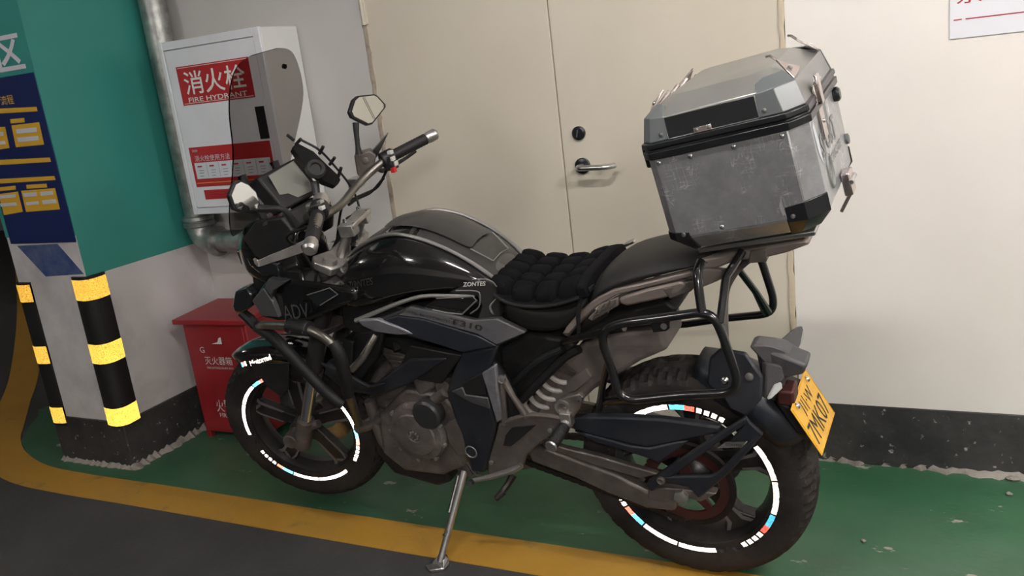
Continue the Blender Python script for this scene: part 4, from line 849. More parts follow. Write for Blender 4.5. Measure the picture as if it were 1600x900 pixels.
B('exhaust_header', G().tube([(.86, .02, .60), (.93, .05, .56), (.985, .05, .48), (.97, .05, .38), (.92, .05, .30), (.80, .03, .25), (.60, .0, .235), (.45, -.04, .25)], .021, 14, smooth=5), 'engine')
B('frame_downtube', G().tube([(0.9688, 0.1, 0.4843), (0.959, 0.1, 0.3363), (0.9144, 0.09, 0.2764)], [.019, .018, .016], 12, smooth=3), 'bronze')
B('frame_cross_pipe', G().tube([(1.046, 0.1, 0.3779), (1.004, 0.1, 0.3917), (0.9298, 0.1, 0.4361)], .02, 12), 'bronze')
B('radiator', G().box((1.0, 0, .60), (.018, .13, .11), Matrix.Rotation(-.35, 3, 'Y')), 'matte', bevel=.004)
B('radiator_shroud', G().plate([(0.9352, 0.12, 0.7245), (0.8186, 0.13, 0.7448), (0.8694, 0.13, 0.6497), (0.9776, 0.12, 0.5508), (1.037, 0.11, 0.5404), (1.034, 0.11, 0.629)], (0, -.03, 0)), 'matte', bevel=.006)
B('lower_cowl', G().plate([(1.078, 0.12, 0.6206), (0.9508, 0.15, 0.5655), (0.9044, 0.15, 0.5628), (0.7385, 0.15, 0.6684), (0.6018, 0.16, 0.6821), (0.7614, 0.15, 0.5847), (0.8904, 0.15, 0.5316), (1.017, 0.14, 0.5325), (1.106, 0.12, 0.5744)], (0, -.03, 0)), 'navy', bevel=.006)
B('cowl_blade', G().plate([(1.086, 0.14, 0.6243), (0.9995, 0.16, 0.615), (0.902, 0.165, 0.5737), (0.8404, 0.165, 0.587), (0.9241, 0.16, 0.5518), (1.016, 0.155, 0.5763)], (0, -.012, 0)), 'graphite', bevel=.003)
B('belly_pan', G().prism([(0.9993, 0.3907), (0.9687, 0.3939), (0.9073, 0.2844), (0.7451, 0.2731), (0.7343, 0.2237), (0.7867, 0.1995), (0.9488, 0.2241), (0.9919, 0.2903)], -.10, .11), 'matte', bevel=.012)
B('frame_rail', G().tube([(1.0, .06, .80), (.80, .10, .76), (.55, .12, .70), (.46, .12, .56), (.50, .10, .38)], .022, 12, smooth=4), 'matte')
B('frame_rail', G().tube([(1.0, -.06, .80), (.80, -.10, .76), (.55, -.12, .70), (.46, -.12, .56), (.50, -.10, .38)], .022, 12, smooth=4), 'matte')
B('airbox', G().prism([(.95, .80), (.50, .83), (.40, .72), (.42, .60), (.62, .58), (.90, .66)], -.09, .09), 'matte', bevel=.02)
B('spark_plug_cap', G().tube([(0.8367, 0.07, 0.6913), (0.8193, 0.09, 0.6566)], [.013, .016], 10), 'rubber')

# ---- crash bars with rubber pads
for sg in (1, -1):
    def SG(pts): return [(p[0], sg * p[1], p[2]) for p in pts]
    cb = B('crash_bar', G().tube(round_path(SG([(1.395, 0.06, 0.6924), (1.234, 0.17, 0.762), (1.056, 0.235, 0.797), (0.9667, 0.245, 0.7936), (0.9072, 0.245, 0.7527), (0.9, 0.24, 0.6964), (0.9296, 0.22, 0.5797), (1.022, 0.12, 0.4069)]), .05, 5), .0135, 12), 'tube')
    obj('rubber_sleeve', G().tube(SG([(0.9098, 0.245, 0.7586), (0.8981, 0.245, 0.7253), (0.9112, 0.235, 0.6522), (0.9329, 0.218, 0.574)]), [.016, .019, .019, .017], 12, smooth=3), 'softrubber', cb)
    obj('rubber_sleeve', G().tube(SG([(1.337, 0.1, 0.7168), (1.205, 0.17, 0.7159), (1.135, 0.17, 0.6286), (1.065, 0.16, 0.5267), (1.032, 0.15, 0.4924)]), [.020, .019, .018, .018, .016], 12, smooth=3), 'softrubber', cb)
    cl = obj('bar_clamp', G().tube(SG([(1.063, 0.235, 0.7987), (0.9805, 0.244, 0.7965)]), .023, 12), 'matte', cb, bevel=.003)
    for p in SG([(1.041, 0.258, 0.7929), (0.9852, 0.266, 0.7973)]): obj('clamp_screw', G().lathe([(0, .004), (.004, .004)], p, (0, sg, 0), 8), 'chrome', cl)
    obj('upper_brace', G().tube(SG([(0.9139, 0.2, 0.6471), (0.8807, 0.18, 0.6757), (0.8581, 0.16, 0.7074), (0.8451, 0.14, 0.7304)]), .0115, 12, smooth=3), 'tube', cb)

# ---- footrest hanger, pegs, levers, side stand
for sg in (1, -1):
    def SG(pts): return [(p[0], sg * p[1], p[2]) for p in pts]
    hang = SG([(0.5011, 0.14, 0.4701), (0.4629, 0.142, 0.4938), (0.3901, 0.142, 0.5151), (0.3289, 0.142, 0.5173), (0.2969, 0.142, 0.5088), (0.2856, 0.142, 0.5313), (0.3139, 0.142, 0.5383), (0.3058, 0.142, 0.5623), (0.277, 0.142, 0.5802), (0.2408, 0.142, 0.5908), (0.2264, 0.142, 0.5808), (0.245, 0.142, 0.5449), (0.2751, 0.142, 0.5071), (0.3343, 0.142, 0.4572), (0.3773, 0.142, 0.432), (0.4325, 0.142, 0.3799), (0.4583, 0.14, 0.3265), (0.5123, 0.14, 0.3125), (0.5726, 0.14, 0.2953), (0.5638, 0.14, 0.3445)])
    hg = B('footrest_hanger', G().plate(hang, (0, -sg * .016, 0)), 'bronze', bevel=.004)
    obj('hanger_recess', G().plate(SG([(0.4832, 0.1435, 0.4413), (0.4574, 0.1435, 0.4688), (0.3799, 0.1435, 0.4852), (0.4507, 0.1435, 0.4244), (0.4748, 0.1435, 0.4048), (0.4993, 0.1435, 0.404)]), (0, -sg * .004, 0)), 'matte', hg, bevel=.002)
    obj('hanger_slot_ring', G().lathe([(-.004, .022), (.003, .022), (.003, .014), (-.004, .014)], SG([(0.2908, 0.1445, 0.5478)])[0], (0, sg, 0), 20, closed=True), 'alu', hg)
    obj('hanger_rib', G().tube(SG([(0.4909, 0.146, 0.475), (0.4489, 0.148, 0.4989), (0.3826, 0.148, 0.5195), (0.311, 0.148, 0.5188), (0.2864, 0.148, 0.5116)]), [.006, .007, .007, .006, .004], 8, smooth=3), 'bronze', hg)
    obj('strut', G().tube(SG([(0.4544, 0.145, 0.6292), (0.4642, 0.145, 0.5557), (0.4769, 0.144, 0.4793)]), [.011, .008, .010], 10), 'bronze', hg)
    obj('strut', G().tube(SG([(0.4544, 0.145, 0.6292), (0.4321, 0.145, 0.5684), (0.4023, 0.144, 0.5072)]), [.011, .008, .011], 10), 'bronze', hg)
    obj('strut_bolt', G().lathe([(0, .011), (.010, .011), (.011, .007), (.008, .006)], SG([(0.4508, 0.15, 0.6245)])[0], (0, sg, 0), 14), 'alu', hg)
    for a in [(0.5504, 0.142, 0.3433), (0.3398, 0.144, 0.4739)]:
        obj('hanger_bolt', G().lathe([(0, .007), (.005, .007), (.006, .003)], (a[0], sg * a[1], a[2]), (0, sg, 0), 10), 'alu', hg)
    P0, P1 = [Vector(p) for p in SG([(0.283, 0.15, 0.5054), (0.2908, 0.245, 0.4916)])]
    pg = B('footpeg', G().tube([P0, P0.lerp(P1, .15)], [.016, .014], 12), 'alu')
    n = 26; path = [P0.lerp(P1, .15 + .80 * i / n) for i in range(n + 1)]
    obj('peg_rubber', G().tube(path, [(.0165 if i % 2 else .0140) for i in range(n + 1)], 14), 'softrubber', pg)
    obj('peg_end_cap', G().tube([P0.lerp(P1, .945), P1], [.0165, .0150], 18), 'galv', pg)
    obj('peg_joint', G().box(P0 + Vector((.0, -sg * .008, .012)), (.016, .016, .020)), 'alu', pg, bevel=.003)
    obj('joint_screw', G().lathe([(0, .008), (.006, .008), (.007, .004)], SG([(0.2332, 0.15, 0.5849)])[0], (0, sg, 0), 12), 'chrome', pg)
B('gear_lever', G().tube([(0.6104, 0.17, 0.291), (0.5442, 0.16, 0.3089), (0.483, 0.15, 0.3299), (0.4515, 0.145, 0.3479)], [.006, .009, .010, .008], 10, smooth=3), 'alu')
B('gear_lever_peg', G().tube([(0.6147, 0.165, 0.2846), (0.5939, 0.21, 0.3107)], .0085, 10), 'softrubber')
B('gear_linkage', G().tube([(0.6352, 0.14, 0.3307), (0.6124, 0.14, 0.2896), (0.5697, 0.14, 0.2891)], .005, 8), 'engine')
fp = B('folding_peg_link', G().tube([(0.4953, 0.13, 0.2993), (0.5055, 0.15, 0.2814), (0.5128, 0.18, 0.2713)], [.012, .010, .010], 8), 'chain')
obj('link_tip', G().tube([(0.5111, 0.175, 0.2723), (0.525, 0.2, 0.2621)], [.011, .008], 10), 'rubber', fp)
SF = Vector([(0.7266, 0.2751, 0.0386)][0])
SP = Vector([(0.6778, 0.105, 0.272)][0])
ss = B('side_stand', G().tube([SP, SP.lerp(SF, .35), SP.lerp(SF, .7), SP.lerp(SF, .93)], [.014, .012, .0105, .011], 12), 'steel')
ft = [Vector(p) for p in [(0.7623, 0.2861, 0.0401), (0.7338, 0.2534, 0.0356), (0.7128, 0.2332, 0.0327), (0.7001, 0.2534, 0.0356), (0.6989, 0.2834, 0.0398), (0.7362, 0.305, 0.0428)]]
obj('stand_foot', G().plate(ft, Vector((0, 0, .012))), 'steel', ss, bevel=.003)
obj('stand_web', G().loft([[SP.lerp(SF, .86) + Vector((.012, 0, 0)), SP.lerp(SF, .86) - Vector((.012, 0, 0)), SP.lerp(SF, .86) - Vector((.0, .012, 0))], [ft[0].lerp(ft[2], .25) + Vector((0, 0, .012)), ft[2] + Vector((0, 0, .012)), ft[4] + Vector((0, 0, .012))]]), 'steel', ss, bevel=.002)
obj('stand_pivot', G().box(SP + Vector((0, -.005, .01)), (.022, .014, .030), Matrix.Rotation(.3, 3, 'Y')), 'engine', ss, bevel=.004)
obj('stand_spring', G().tube([SP + Vector((.015, .015, -.01)), SP.lerp(SF, .42) + Vector((.012, .006, 0))], [(.006 if i % 2 else .0045) for i in range(24)] and .006, 8), 'chrome', ss)
obj('stand_lug', G().tube([SP.lerp(SF, .60), SP.lerp(SF, .60) + Vector((.0, .03, .0))], .005, 8), 'steel', ss)

# ---- swingarm, chain, shock
for sg in (1, -1):
    def SG(pts): return [(p[0], sg * p[1], p[2]) for p in pts]
    sw_ = B('swingarm_beam', G().plate(SG([(0.4476, 0.11, 0.382), (0.4028, 0.115, 0.395), (0.2909, 0.125, 0.3703), (0.1823, 0.13, 0.3438), (0.0989, 0.13, 0.3036), (0.0135, 0.13, 0.2969), (0.0275, 0.13, 0.2504), (0.1063, 0.13, 0.2474), (0.2105, 0.13, 0.2781), (0.301, 0.125, 0.3109), (0.4405, 0.11, 0.3362)]), (0, -sg * .035, 0)), 'bronze', bevel=.008)
    obj('swingarm_brace', G().plate(SG([(0.3927, 0.115, 0.4169), (0.3252, 0.12, 0.4036), (0.2109, 0.13, 0.3943), (0.0568, 0.13, 0.3616), (0.1113, 0.13, 0.3419), (0.2338, 0.13, 0.365), (0.3857, 0.118, 0.3949)]), (0, -sg * .02, 0)), 'bronze', sw_, bevel=.004)
    ab = B('axle_block', G().plate(SG([(0.0913, 0.138, 0.3145), (0.0498, 0.138, 0.3288), (-0.0509, 0.138, 0.3325), (-0.0912, 0.138, 0.331), (-0.0473, 0.138, 0.2987), (-0.0067, 0.138, 0.306), (0.0556, 0.138, 0.282), (0.0951, 0.138, 0.2857)]), (0, -sg * .03, 0)), 'bronze', bevel=.004)
    obj('axle_nut', G().lathe([(0, .020), (.012, .020), (.014, .014), (.014, .001)], (0, sg * .138, .312), (0, sg, 0), 6), 'alu', ab)
    # navy upper chain cover and rear plate arms
    B('chain_guard', G().plate(SG([(0.2731, 0.135, 0.5147), (0.1508, 0.14, 0.5301), (0.0316, 0.14, 0.5366), (-0.0801, 0.14, 0.5319), (-0.1202, 0.14, 0.529), (-0.1091, 0.14, 0.5098), (0.007, 0.14, 0.4688), (0.0766, 0.14, 0.4472), (0.1188, 0.14, 0.4516), (0.2148, 0.138, 0.4643), (0.2775, 0.136, 0.4757)]), (0, -sg * .025, 0)), 'navy', bevel=.006)
    B('chain_guard_lower', G().plate(SG([(0.2777, 0.137, 0.4723), (0.1961, 0.14, 0.4638), (0.1185, 0.142, 0.4491), (0.0671, 0.142, 0.4496), (-0.011, 0.142, 0.4779), (-0.0356, 0.142, 0.4808), (0.0476, 0.142, 0.4042), (0.0717, 0.142, 0.4145), (0.1384, 0.142, 0.4312), (0.218, 0.138, 0.4443)]), (0, -sg * .015, 0)), 'navy', bevel=.005)
    ha = B('plate_holder_arm', G().plate(SG([(0.0921, 0.15, 0.331), (0.0824, 0.15, 0.3522), (-0.0074, 0.15, 0.4265), (-0.1119, 0.15, 0.5129), (-0.185, 0.15, 0.5701), (-0.188, 0.15, 0.5531), (-0.1095, 0.15, 0.4874), (-0.0124, 0.15, 0.3987), (0.0535, 0.15, 0.3368), (0.0766, 0.15, 0.3174)]), (0, -sg * .016, 0)), 'navy', bevel=.005)
    obj('arm_lower', G().plate(SG([(0.0589, 0.151, 0.372), (0.0232, 0.151, 0.3752), (-0.0847, 0.151, 0.3925), (-0.105, 0.151, 0.4066), (-0.2068, 0.151, 0.5278), (-0.2213, 0.151, 0.526), (-0.1331, 0.151, 0.4069), (-0.048, 0.151, 0.3181), (-0.0381, 0.151, 0.3321), (-0.0235, 0.151, 0.3492), (0.0592, 0.151, 0.3563)]), (0, -sg * .014, 0)), 'navy', ha, bevel=.005)
    obj('arm_bolt', G().lathe([(0, .011), (.006, .011), (.008, .008), (.006, .004)], SG([(0.0445, 0.152, 0.3631)])[0], (0, sg, 0), 14), 'engine', ha)
    obj('arm_web', G().plate(SG([(-0.185, 0.15, 0.5701), (-0.1939, 0.15, 0.5537), (-0.2213, 0.151, 0.526), (-0.2051, 0.151, 0.5066), (-0.1406, 0.148, 0.497), (-0.1745, 0.148, 0.5399)]), (0, -sg * .012, 0)), 'navy', ha, bevel=.003)
    if sg > 0:
        pl = obj('name_plate', G().plate([(-0.1288, 0.146, 0.4907), (-0.1797, 0.146, 0.5004), (-0.1693, 0.146, 0.483), (-0.1087, 0.146, 0.4738)], (0, -.004, 0)), 'rimedge', ha)
        text('ZONTES', 'lettering', 'ink', ha, Vector([(-0.1487, 0.147, 0.4884)][0]), (-1, 0, .03), (0, 0, 1), .0065, .040, bold=.01, ext=.001)
# chain: two runs of links
ch = G()
def run(a, b, n):
    a, b = Vector(a), Vector(b); d = (b - a); ang = math.atan2(d.z, d.x)
    for i in range(n):
        ch.box(a + d * ((i + .5) / n), (d.length / n * .62, .007 if i % 2 else .005, .0075), Matrix.Rotation(-ang, 3, 'Y'))
cy_ = .086
run((.50, cy_, .415), (.02, cy_, .430), 38); run((.50, cy_, .325), (.02, cy_, .195), 38)
for k in range(26):
    t = math.radians(90 + 180 * (k + .5) / 26); ch.box((.118 * math.cos(t), cy_, .312 + .118 * math.sin(t)), (.0085, .006, .0075), Matrix.Rotation(-(t + PI / 2), 3, 'Y'))
B('drive_chain', ch, 'chain')
sa = [Vector(p) for p in [(0.4573, 0.04, 0.4422), (0.3963, 0.045, 0.5172), (0.3205, 0.05, 0.6017), (0.2726, 0.05, 0.6626)]]
sh = B('rear_shock', G().tube([sa[0], sa[1], sa[2], sa[3]], [.022, .024, .020, .018], 14), 'dusty')
hx = []; d = (sa[3] - sa[0]); ln = d.length; d.normalize(); x = d.orthogonal().normalized(); y = d.cross(x)
for i in range(121):
    t = i / 120; a = t * 2 * PI * 6; hx.append(sa[0] + d * (ln * (.02 + .78 * t)) + (x * math.cos(a) + y * math.sin(a)) * .036)
obj('coil_spring', G().tube(hx, .0072, 8), 'white', sh)
obj('spring_collar', G().tube([sa[0].lerp(sa[3], .82), sa[0].lerp(sa[3], .88)], .040, 18), 'bronze', sh)
B('shock_link', G().prism([(0.5195, 0.3429), (0.476, 0.4342), (0.4137, 0.4613), (0.3972, 0.4211), (0.4595, 0.3281)], -.05, .05), 'dusty', bevel=.008)
# dusty inner mudguard between seat and tyre
IG = [(0.4002, 0.4807), (0.3608, 0.545), (0.2566, 0.6781), (0.1771, 0.7283)]
B('inner_mudguard', G().prism([(0.4267, 0.4532), (0.3873, 0.5245), (0.3192, 0.6128), (0.2607, 0.6831), (0.1813, 0.7331), (0.0185, 0.7543), (0.0132, 0.6914), (0.0895, 0.6545), (0.1657, 0.6047), (0.236, 0.5572), (0.302, 0.4961), (0.3621, 0.4495)], -.075, .07), 'dusty', bevel=.014, seg=3)
B('mudguard_fold', G().plate([(0.3135, 0.076, 0.5777), (0.2397, 0.076, 0.6311), (0.2261, 0.076, 0.6036), (0.2797, 0.076, 0.557), (0.3092, 0.076, 0.5486)], (0, -.01, 0)), 'dusty', bevel=.004)
B('hose', G().tube([(0.4365, 0.1, 0.5317), (0.3539, 0.1, 0.6076), (0.2867, 0.1, 0.6693), (0.2363, 0.1, 0.7001)], .012, 10, smooth=4), 'softrubber')
B('hose', G().tube([(0.4499, 0.11, 0.5863), (0.358, 0.11, 0.6608), (0.2764, 0.11, 0.7031)], .010, 10, smooth=4), 'softrubber')
B('subframe_cover', G().prism([(0.4732, 0.6871), (0.3821, 0.7354), (0.2768, 0.7255), (0.2437, 0.7089), (0.3105, 0.6395), (0.4005, 0.5648), (0.4712, 0.5082), (0.4867, 0.5778)], -.10, .10), 'matte', bevel=.01)
B('battery_tray', G().prism([(0.2586, 0.7264), (0.125, 0.803), (-0.0095, 0.8408), (-0.0377, 0.8166), (0.0137, 0.7812), (0.1316, 0.7591), (0.2035, 0.7381)], -.10, .10), 'matte', bevel=.01)

# ---- seat, tail, rack
def seat_ring(u, hw, zt, zb, crown=.012):
    h = [(0, zt + crown), (hw * .5, zt + crown * .8), (hw * .85, zt), (hw, zt - .022), (hw * 1.0, (zt + zb) / 2), (hw * .94, zb)]
    return [(u, p, z) for p, z in reversed(h)] + [(u, -p, z) for p, z in h[1:]]
B('rider_seat', G().loft([seat_ring(*r_) for r_ in ((.465, .088, .850, .755), (.43, .105, .842, .735), (.38, .120, .832, .728), (.32, .128, .826, .730), (.26, .132, .826, .742), (.21, .134, .846, .79), (.175, .130, .872, .83))]), 'seat', sub=1, angle=180)
B('pillion_seat', G().loft([seat_ring(*r_) for r_ in ((.195, .118, .848, .795), (.165, .128, .882, .838), (.12, .130, .912, .862), (.06, .128, .930, .885), (-.02, .120, .945, .905), (-.10, .110, .955, .922), (-.15, .095, .960, .935))]), 'seat', sub=1, angle=180)
for sg in (1, -1):
    def SG(pts): return [(p[0], sg * p[1], p[2]) for p in pts]
    tp = B('tail_panel', G().plate(SG([(0.2632, 0.128, 0.7531), (0.248, 0.13, 0.7744), (0.2027, 0.132, 0.821), (0.1541, 0.133, 0.8571), (0.1043, 0.133, 0.8816), (0.0363, 0.13, 0.8961), (-0.089, 0.12, 0.925), (-0.0891, 0.12, 0.9125), (0.0219, 0.13, 0.8866), (0.0949, 0.133, 0.8684), (0.1487, 0.133, 0.8385), (0.1983, 0.131, 0.798), (0.241, 0.129, 0.7564)]), (0, -sg * .03, 0)), 'tail', bevel=.004)
    obj('grab_rail', G().plate(SG([(0.0932, 0.136, 0.8615), (0.0211, 0.133, 0.8847), (-0.058, 0.125, 0.9016), (-0.0768, 0.125, 0.8955), (-0.0523, 0.128, 0.8709), (-0.0214, 0.13, 0.8614), (0.0741, 0.135, 0.8398), (0.0921, 0.136, 0.8465)]), (0, -sg * .02, 0)), 'tail', tp, bevel=.006)
    obj('rail_end', G().plate(SG([(-0.0153, 0.131, 0.8844), (-0.0842, 0.122, 0.9038), (-0.0944, 0.12, 0.8936), (-0.0811, 0.122, 0.8751), (-0.0302, 0.13, 0.8583)]), (0, -sg * .015, 0)), 'bronze', tp, bevel=.004)
    obj('vent_grille', G().plate(SG([(0.1826, 0.134, 0.8035), (0.1346, 0.136, 0.8471), (0.0925, 0.137, 0.8637), (0.0957, 0.137, 0.8418), (0.1338, 0.136, 0.8199), (0.1713, 0.135, 0.7975)]), (0, -sg * .012, 0)), 'dusty', tp, bevel=.003)
    for pa_, pb2 in zip([(0.1675, 0.1375, 0.804), (0.1529, 0.1375, 0.8114), (0.1382, 0.138, 0.819), (0.1241, 0.138, 0.8246), (0.1622, 0.138, 0.8148), (0.1433, 0.138, 0.8291)], [(0.1497, 0.138, 0.8306), (0.1302, 0.139, 0.8469), (0.1141, 0.139, 0.8557), (0.1005, 0.139, 0.8594), (0.1197, 0.138, 0.8315), (0.1004, 0.139, 0.8494)]):
        obj('grille_rib', G().tube(SG([pa_, pb2]), .002, 6), 'bronze', tp)
    obj('lower_rail', G().plate(SG([(0.261, 0.126, 0.7504), (0.2168, 0.13, 0.7934), (0.1697, 0.13, 0.8193), (0.2208, 0.128, 0.7746), (0.2477, 0.126, 0.7456)]), (0, -sg * .02, 0)), 'bronze', tp, bevel=.003)
    B('tail_strut', G().plate(SG([(-0.0858, 0.11, 0.9081), (-0.1129, 0.11, 0.9272), (-0.1813, 0.1, 0.9156), (-0.1359, 0.1, 0.8917), (-0.0958, 0.11, 0.8764)]), (0, -sg * .02, 0)), 'dusty', bevel=.004)
    # side carrier of black tube
    up_ = [(-0.1216, 0.15, 0.9624), (-0.1168, 0.175, 0.9471), (-0.1208, 0.19, 0.9187), (-0.1277, 0.205, 0.8644)]
    lo = [(0.0421, 0.205, 0.8347), (-0.0432, 0.205, 0.849), (-0.1234, 0.205, 0.8642), (-0.1522, 0.205, 0.8559), (-0.1666, 0.205, 0.8162), (-0.1883, 0.205, 0.7144), (-0.1854, 0.205, 0.6817), (-0.1668, 0.205, 0.6654), (-0.0495, 0.205, 0.6487), (0.0717, 0.205, 0.6242), (0.1002, 0.205, 0.6412), (0.1059, 0.205, 0.702), (0.1203, 0.205, 0.7781), (0.1107, 0.205, 0.8088), (0.0827, 0.205, 0.8249), (0.0421, 0.205, 0.8347)]
    ca = B('side_carrier', G().tube(round_path(SG(lo), .02, 3), .0105, 12), 'blacktube')
    obj('carrier_upright', G().tube(round_path(SG(up_), .03, 4), .0105, 12), 'blacktube', ca)
    obj('carrier_strut', G().tube(SG([(0.0603, 0.204, 0.8188), (0.2145, 0.15, 0.7576), (0.2678, 0.12, 0.7271)]), .009, 10), 'blacktube', ca)
    obj('carrier_strut', G().tube(SG([(0.184, 0.13, 0.5662), (0.0734, 0.2, 0.6247)]), .009, 10), 'blacktube', ca)
    obj('carrier_strut', G().tube(SG([(0.1098, 0.203, 0.7351), (0.1579, 0.16, 0.6375), (0.1948, 0.13, 0.5425)]), .009, 10), 'blacktube', ca)
    obj('carrier_strut', G().tube([(-.165, sg * .203, .84), (-.175, sg * .16, .93), (-.20, sg * .10, .965)], .0095, 10), 'blacktube', ca)
    obj('carrier_tab', G().plate(SG([(-0.0059, 0.205, 0.8381), (-0.0518, 0.205, 0.8462), (-0.0487, 0.205, 0.8206), (-0.0389, 0.205, 0.8137), (-0.0082, 0.205, 0.8091)]), (0, -sg * .004, 0)), 'blacktube', ca, bevel=.003)
    obj('tab_eye', G().lathe([(-.001, .0075), (.001, .0075), (.001, .001)], SG([(-0.0366, 0.2065, 0.8272)])[0], (0, sg, 0), 14), 'silver', ca)
    obj('carrier_bolt', G().lathe([(0, .009), (.006, .009), (.009, .005)], SG([(-0.1596, 0.195, 0.6921)])[0], (0, sg, 0), 10), 'chrome', ca)
B('carrier_stay', G().tube(round_path([(-0.2024, 0, 0.9196), (-0.1548, 0, 0.881), (-0.1212, 0, 0.8277), (-0.1135, 0, 0.7459), (-0.1156, 0.03, 0.6389)], .04, 4), .0105, 12), 'bronze')
B('carrier_stay', G().tube([(-0.1365, -0.08, 0.8505), (-0.1598, -0.14, 0.7606), (-0.1722, -0.19, 0.68)], [.009, .009, .014], 10), 'blacktube')
rk = B('luggage_rack', G().prism([(-0.0669, 0.9386), (-0.1123, 0.948), (-0.3336, 0.9914), (-0.3433, 0.9797), (-0.2921, 0.9596), (-0.2398, 0.9463), (-0.1837, 0.9418), (-0.139, 0.9231), (-0.0941, 0.915)], -.10, .10), 'tail', bevel=.006)
obj('rack_block', G().prism([(-0.217, 0.9668), (-0.2531, 0.9725), (-0.2506, 0.9396), (-0.209, 0.9365)], -.102, .102), 'bronze', rk, bevel=.003)
obj('mount_plate', G().prism([(-.11, .985), (-.36, 1.022), (-.36, 1.010), (-.11, .972)], -.13, .13), 'caserail', rk, bevel=.003)

# ---- rear mudguard, number plate, lamps
HG = [(18, .05), (40, .068), (60, .075), (85, .078), (110, .080), (130, .080), (150, .080), (165, .078)]
rings = []
for a, hw in ((98, .060), (106, .076), (114, .086), (124, .090), (134, .090), (144, .088), (152, .080)):
    t = math.radians(a); r = .345
    def HP(rr, y): return (rr * math.cos(t), y, .312 + rr * math.sin(t))
    rings.append([HP(r - .075, hw), HP(r - .02, hw * .98), HP(r, hw * .7), HP(r + .003, 0), HP(r, -hw * .7), HP(r - .02, -hw * .98), HP(r - .075, -hw)])
hu = B('rear_mudguard', G().loft(rings, cap=False, closed=False), 'navy', sub=1, angle=60); so = hu.modifiers.new('t', 'SOLIDIFY'); so.thickness = .005
for sg in (1,):
    obj('mudguard_flank', G().plate([(p[0], sg * p[1], p[2]) for p in [(-0.085, 0.1, 0.6225), (-0.0935, 0.085, 0.6846), (-0.1223, 0.085, 0.712), (-0.1828, 0.09, 0.7062), (-0.2201, 0.1, 0.65), (-0.2164, 0.115, 0.5986), (-0.1794, 0.13, 0.5573), (-0.1403, 0.12, 0.5685), (-0.1221, 0.11, 0.5961)]], (0, -sg * .012, 0)), 'navy', hu, bevel=.006)
    obj('flank_bolt', G().lathe([(0, .010), (.005, .010), (.007, .006)], [(p[0], sg * p[1], p[2]) for p in [(-0.1894, 0.1, 0.6512)]][0], (0, sg, 0), 12), 'alu', hu)
th = B('plate_bracket', G().prism([(-0.1956, 0.6977), (-0.2253, 0.6994), (-0.3123, 0.6626), (-0.3009, 0.6365), (-0.2612, 0.6251), (-0.2544, 0.59), (-0.2208, 0.534), (-0.205, 0.5055), (-0.2046, 0.6209)], -.015, .055), 'navygrey', bevel=.008)
obj('tail_fin', G().plate([(-0.1876, 0.075, 0.7154), (-0.1987, 0.07, 0.7201), (-0.2353, 0.06, 0.7085), (-0.2552, 0.04, 0.6958), (-0.3009, 0.02, 0.649), (-0.3061, 0.02, 0.6374), (-0.2659, 0.04, 0.6371), (-0.224, 0.06, 0.6537)], (0, -.05, .0)), 'navygrey', th, bevel=.005)
for sg in (1, -1):
    def SG(pts): return [(p[0], sg * p[1], p[2]) for p in pts]
    if sg > 0: pts = [(-0.2255, 0.075, 0.6739), (-0.26, 0.075, 0.6694), (-0.2649, 0.08, 0.6422), (-0.2562, 0.085, 0.6274), (-0.2304, 0.1, 0.591), (-0.2219, 0.1, 0.5955)]; ln_ = [(-0.2489, 0.105, 0.6331), (-0.2637, 0.105, 0.641), (-0.2654, 0.11, 0.6305), (-0.2413, 0.12, 0.6072), (-0.2324, 0.12, 0.603)]
    else: pts = [(-0.216, -0.04, 0.652), (-0.2599, -0.14, 0.662), (-0.2657, -0.16, 0.6596), (-0.2681, -0.16, 0.647), (-0.258, -0.15, 0.6061), (-0.2582, -0.06, 0.6084)]; ln_ = [(-0.2596, -0.165, 0.6496), (-0.2692, -0.165, 0.6536), (-0.2655, -0.165, 0.6171), (-0.2584, -0.165, 0.6021), (-0.2527, -0.165, 0.6128)]
    id_ = obj('indicator_arm', G().plate(pts, (.014, -sg * .01, 0)), 'navygrey', th, bevel=.004)
    obj('indicator_lens', G().plate(ln_, (.006, -sg * .008, 0)), 'clear', th, bevel=.002)
obj('tail_reflector', G().box((-.262, .05, .585), (.02, .03, .02)), 'redmetal', th, bevel=.006)
TL, TRr, BRr, BL = [(-0.2804, 0.11, 0.5759)][0], [(-0.2747, -0.11, 0.5643)][0], [(-0.3409, -0.11, 0.4398)][0], [(-0.3435, 0.11, 0.4579)][0]
pa, pb_, pc_, pd_ = [Vector(p) for p in (TL, TRr, BRr, BL)]
pn = (pb_ - pa).cross(pd_ - pa).normalized()
if pn.x > 0: pn = -pn
np_ = B('number_plate', G().plate([pa, pb_, pc_, pd_], -pn * .0025), 'plate', bevel=.001)
xr = ((pb_ - pa) + (pc_ - pd_)).normalized(); yd_ = ((pa - pd_) + (pb_ - pc_)).normalized(); ctr = (pa + pb_ + pc_ + pd_) / 4
hgt = ((pa - pd_).length + (pb_ - pc_).length) / 2; wid = ((pb_ - pa).length + (pc_ - pd_).length) / 2
text('川·W', 'lettering', 'ink', np_, ctr + yd_ * hgt * .245, xr, yd_, hgt * .30, wid * .50, ext=.0008)
text('7MK07', 'lettering', 'ink', np_, ctr - yd_ * hgt * .16, xr, yd_, hgt * .40, wid * .84, ext=.0008)
rim_ = [ctr + (p - ctr) * .955 + pn * .0006 for p in (pa, pb_, pc_, pd_)]
obj('plate_rim', G().tube(rim_ + [rim_[0]], .001, 6), 'plate', np_)
for sx in (-.33, .33):
    obj('plate_bolt', G().lathe([(0, .008), (.004, .008), (.008, .004)], ctr + xr * wid * sx + yd_ * hgt * .40 + pn * .0005, pn, 12), 'chrome', np_)
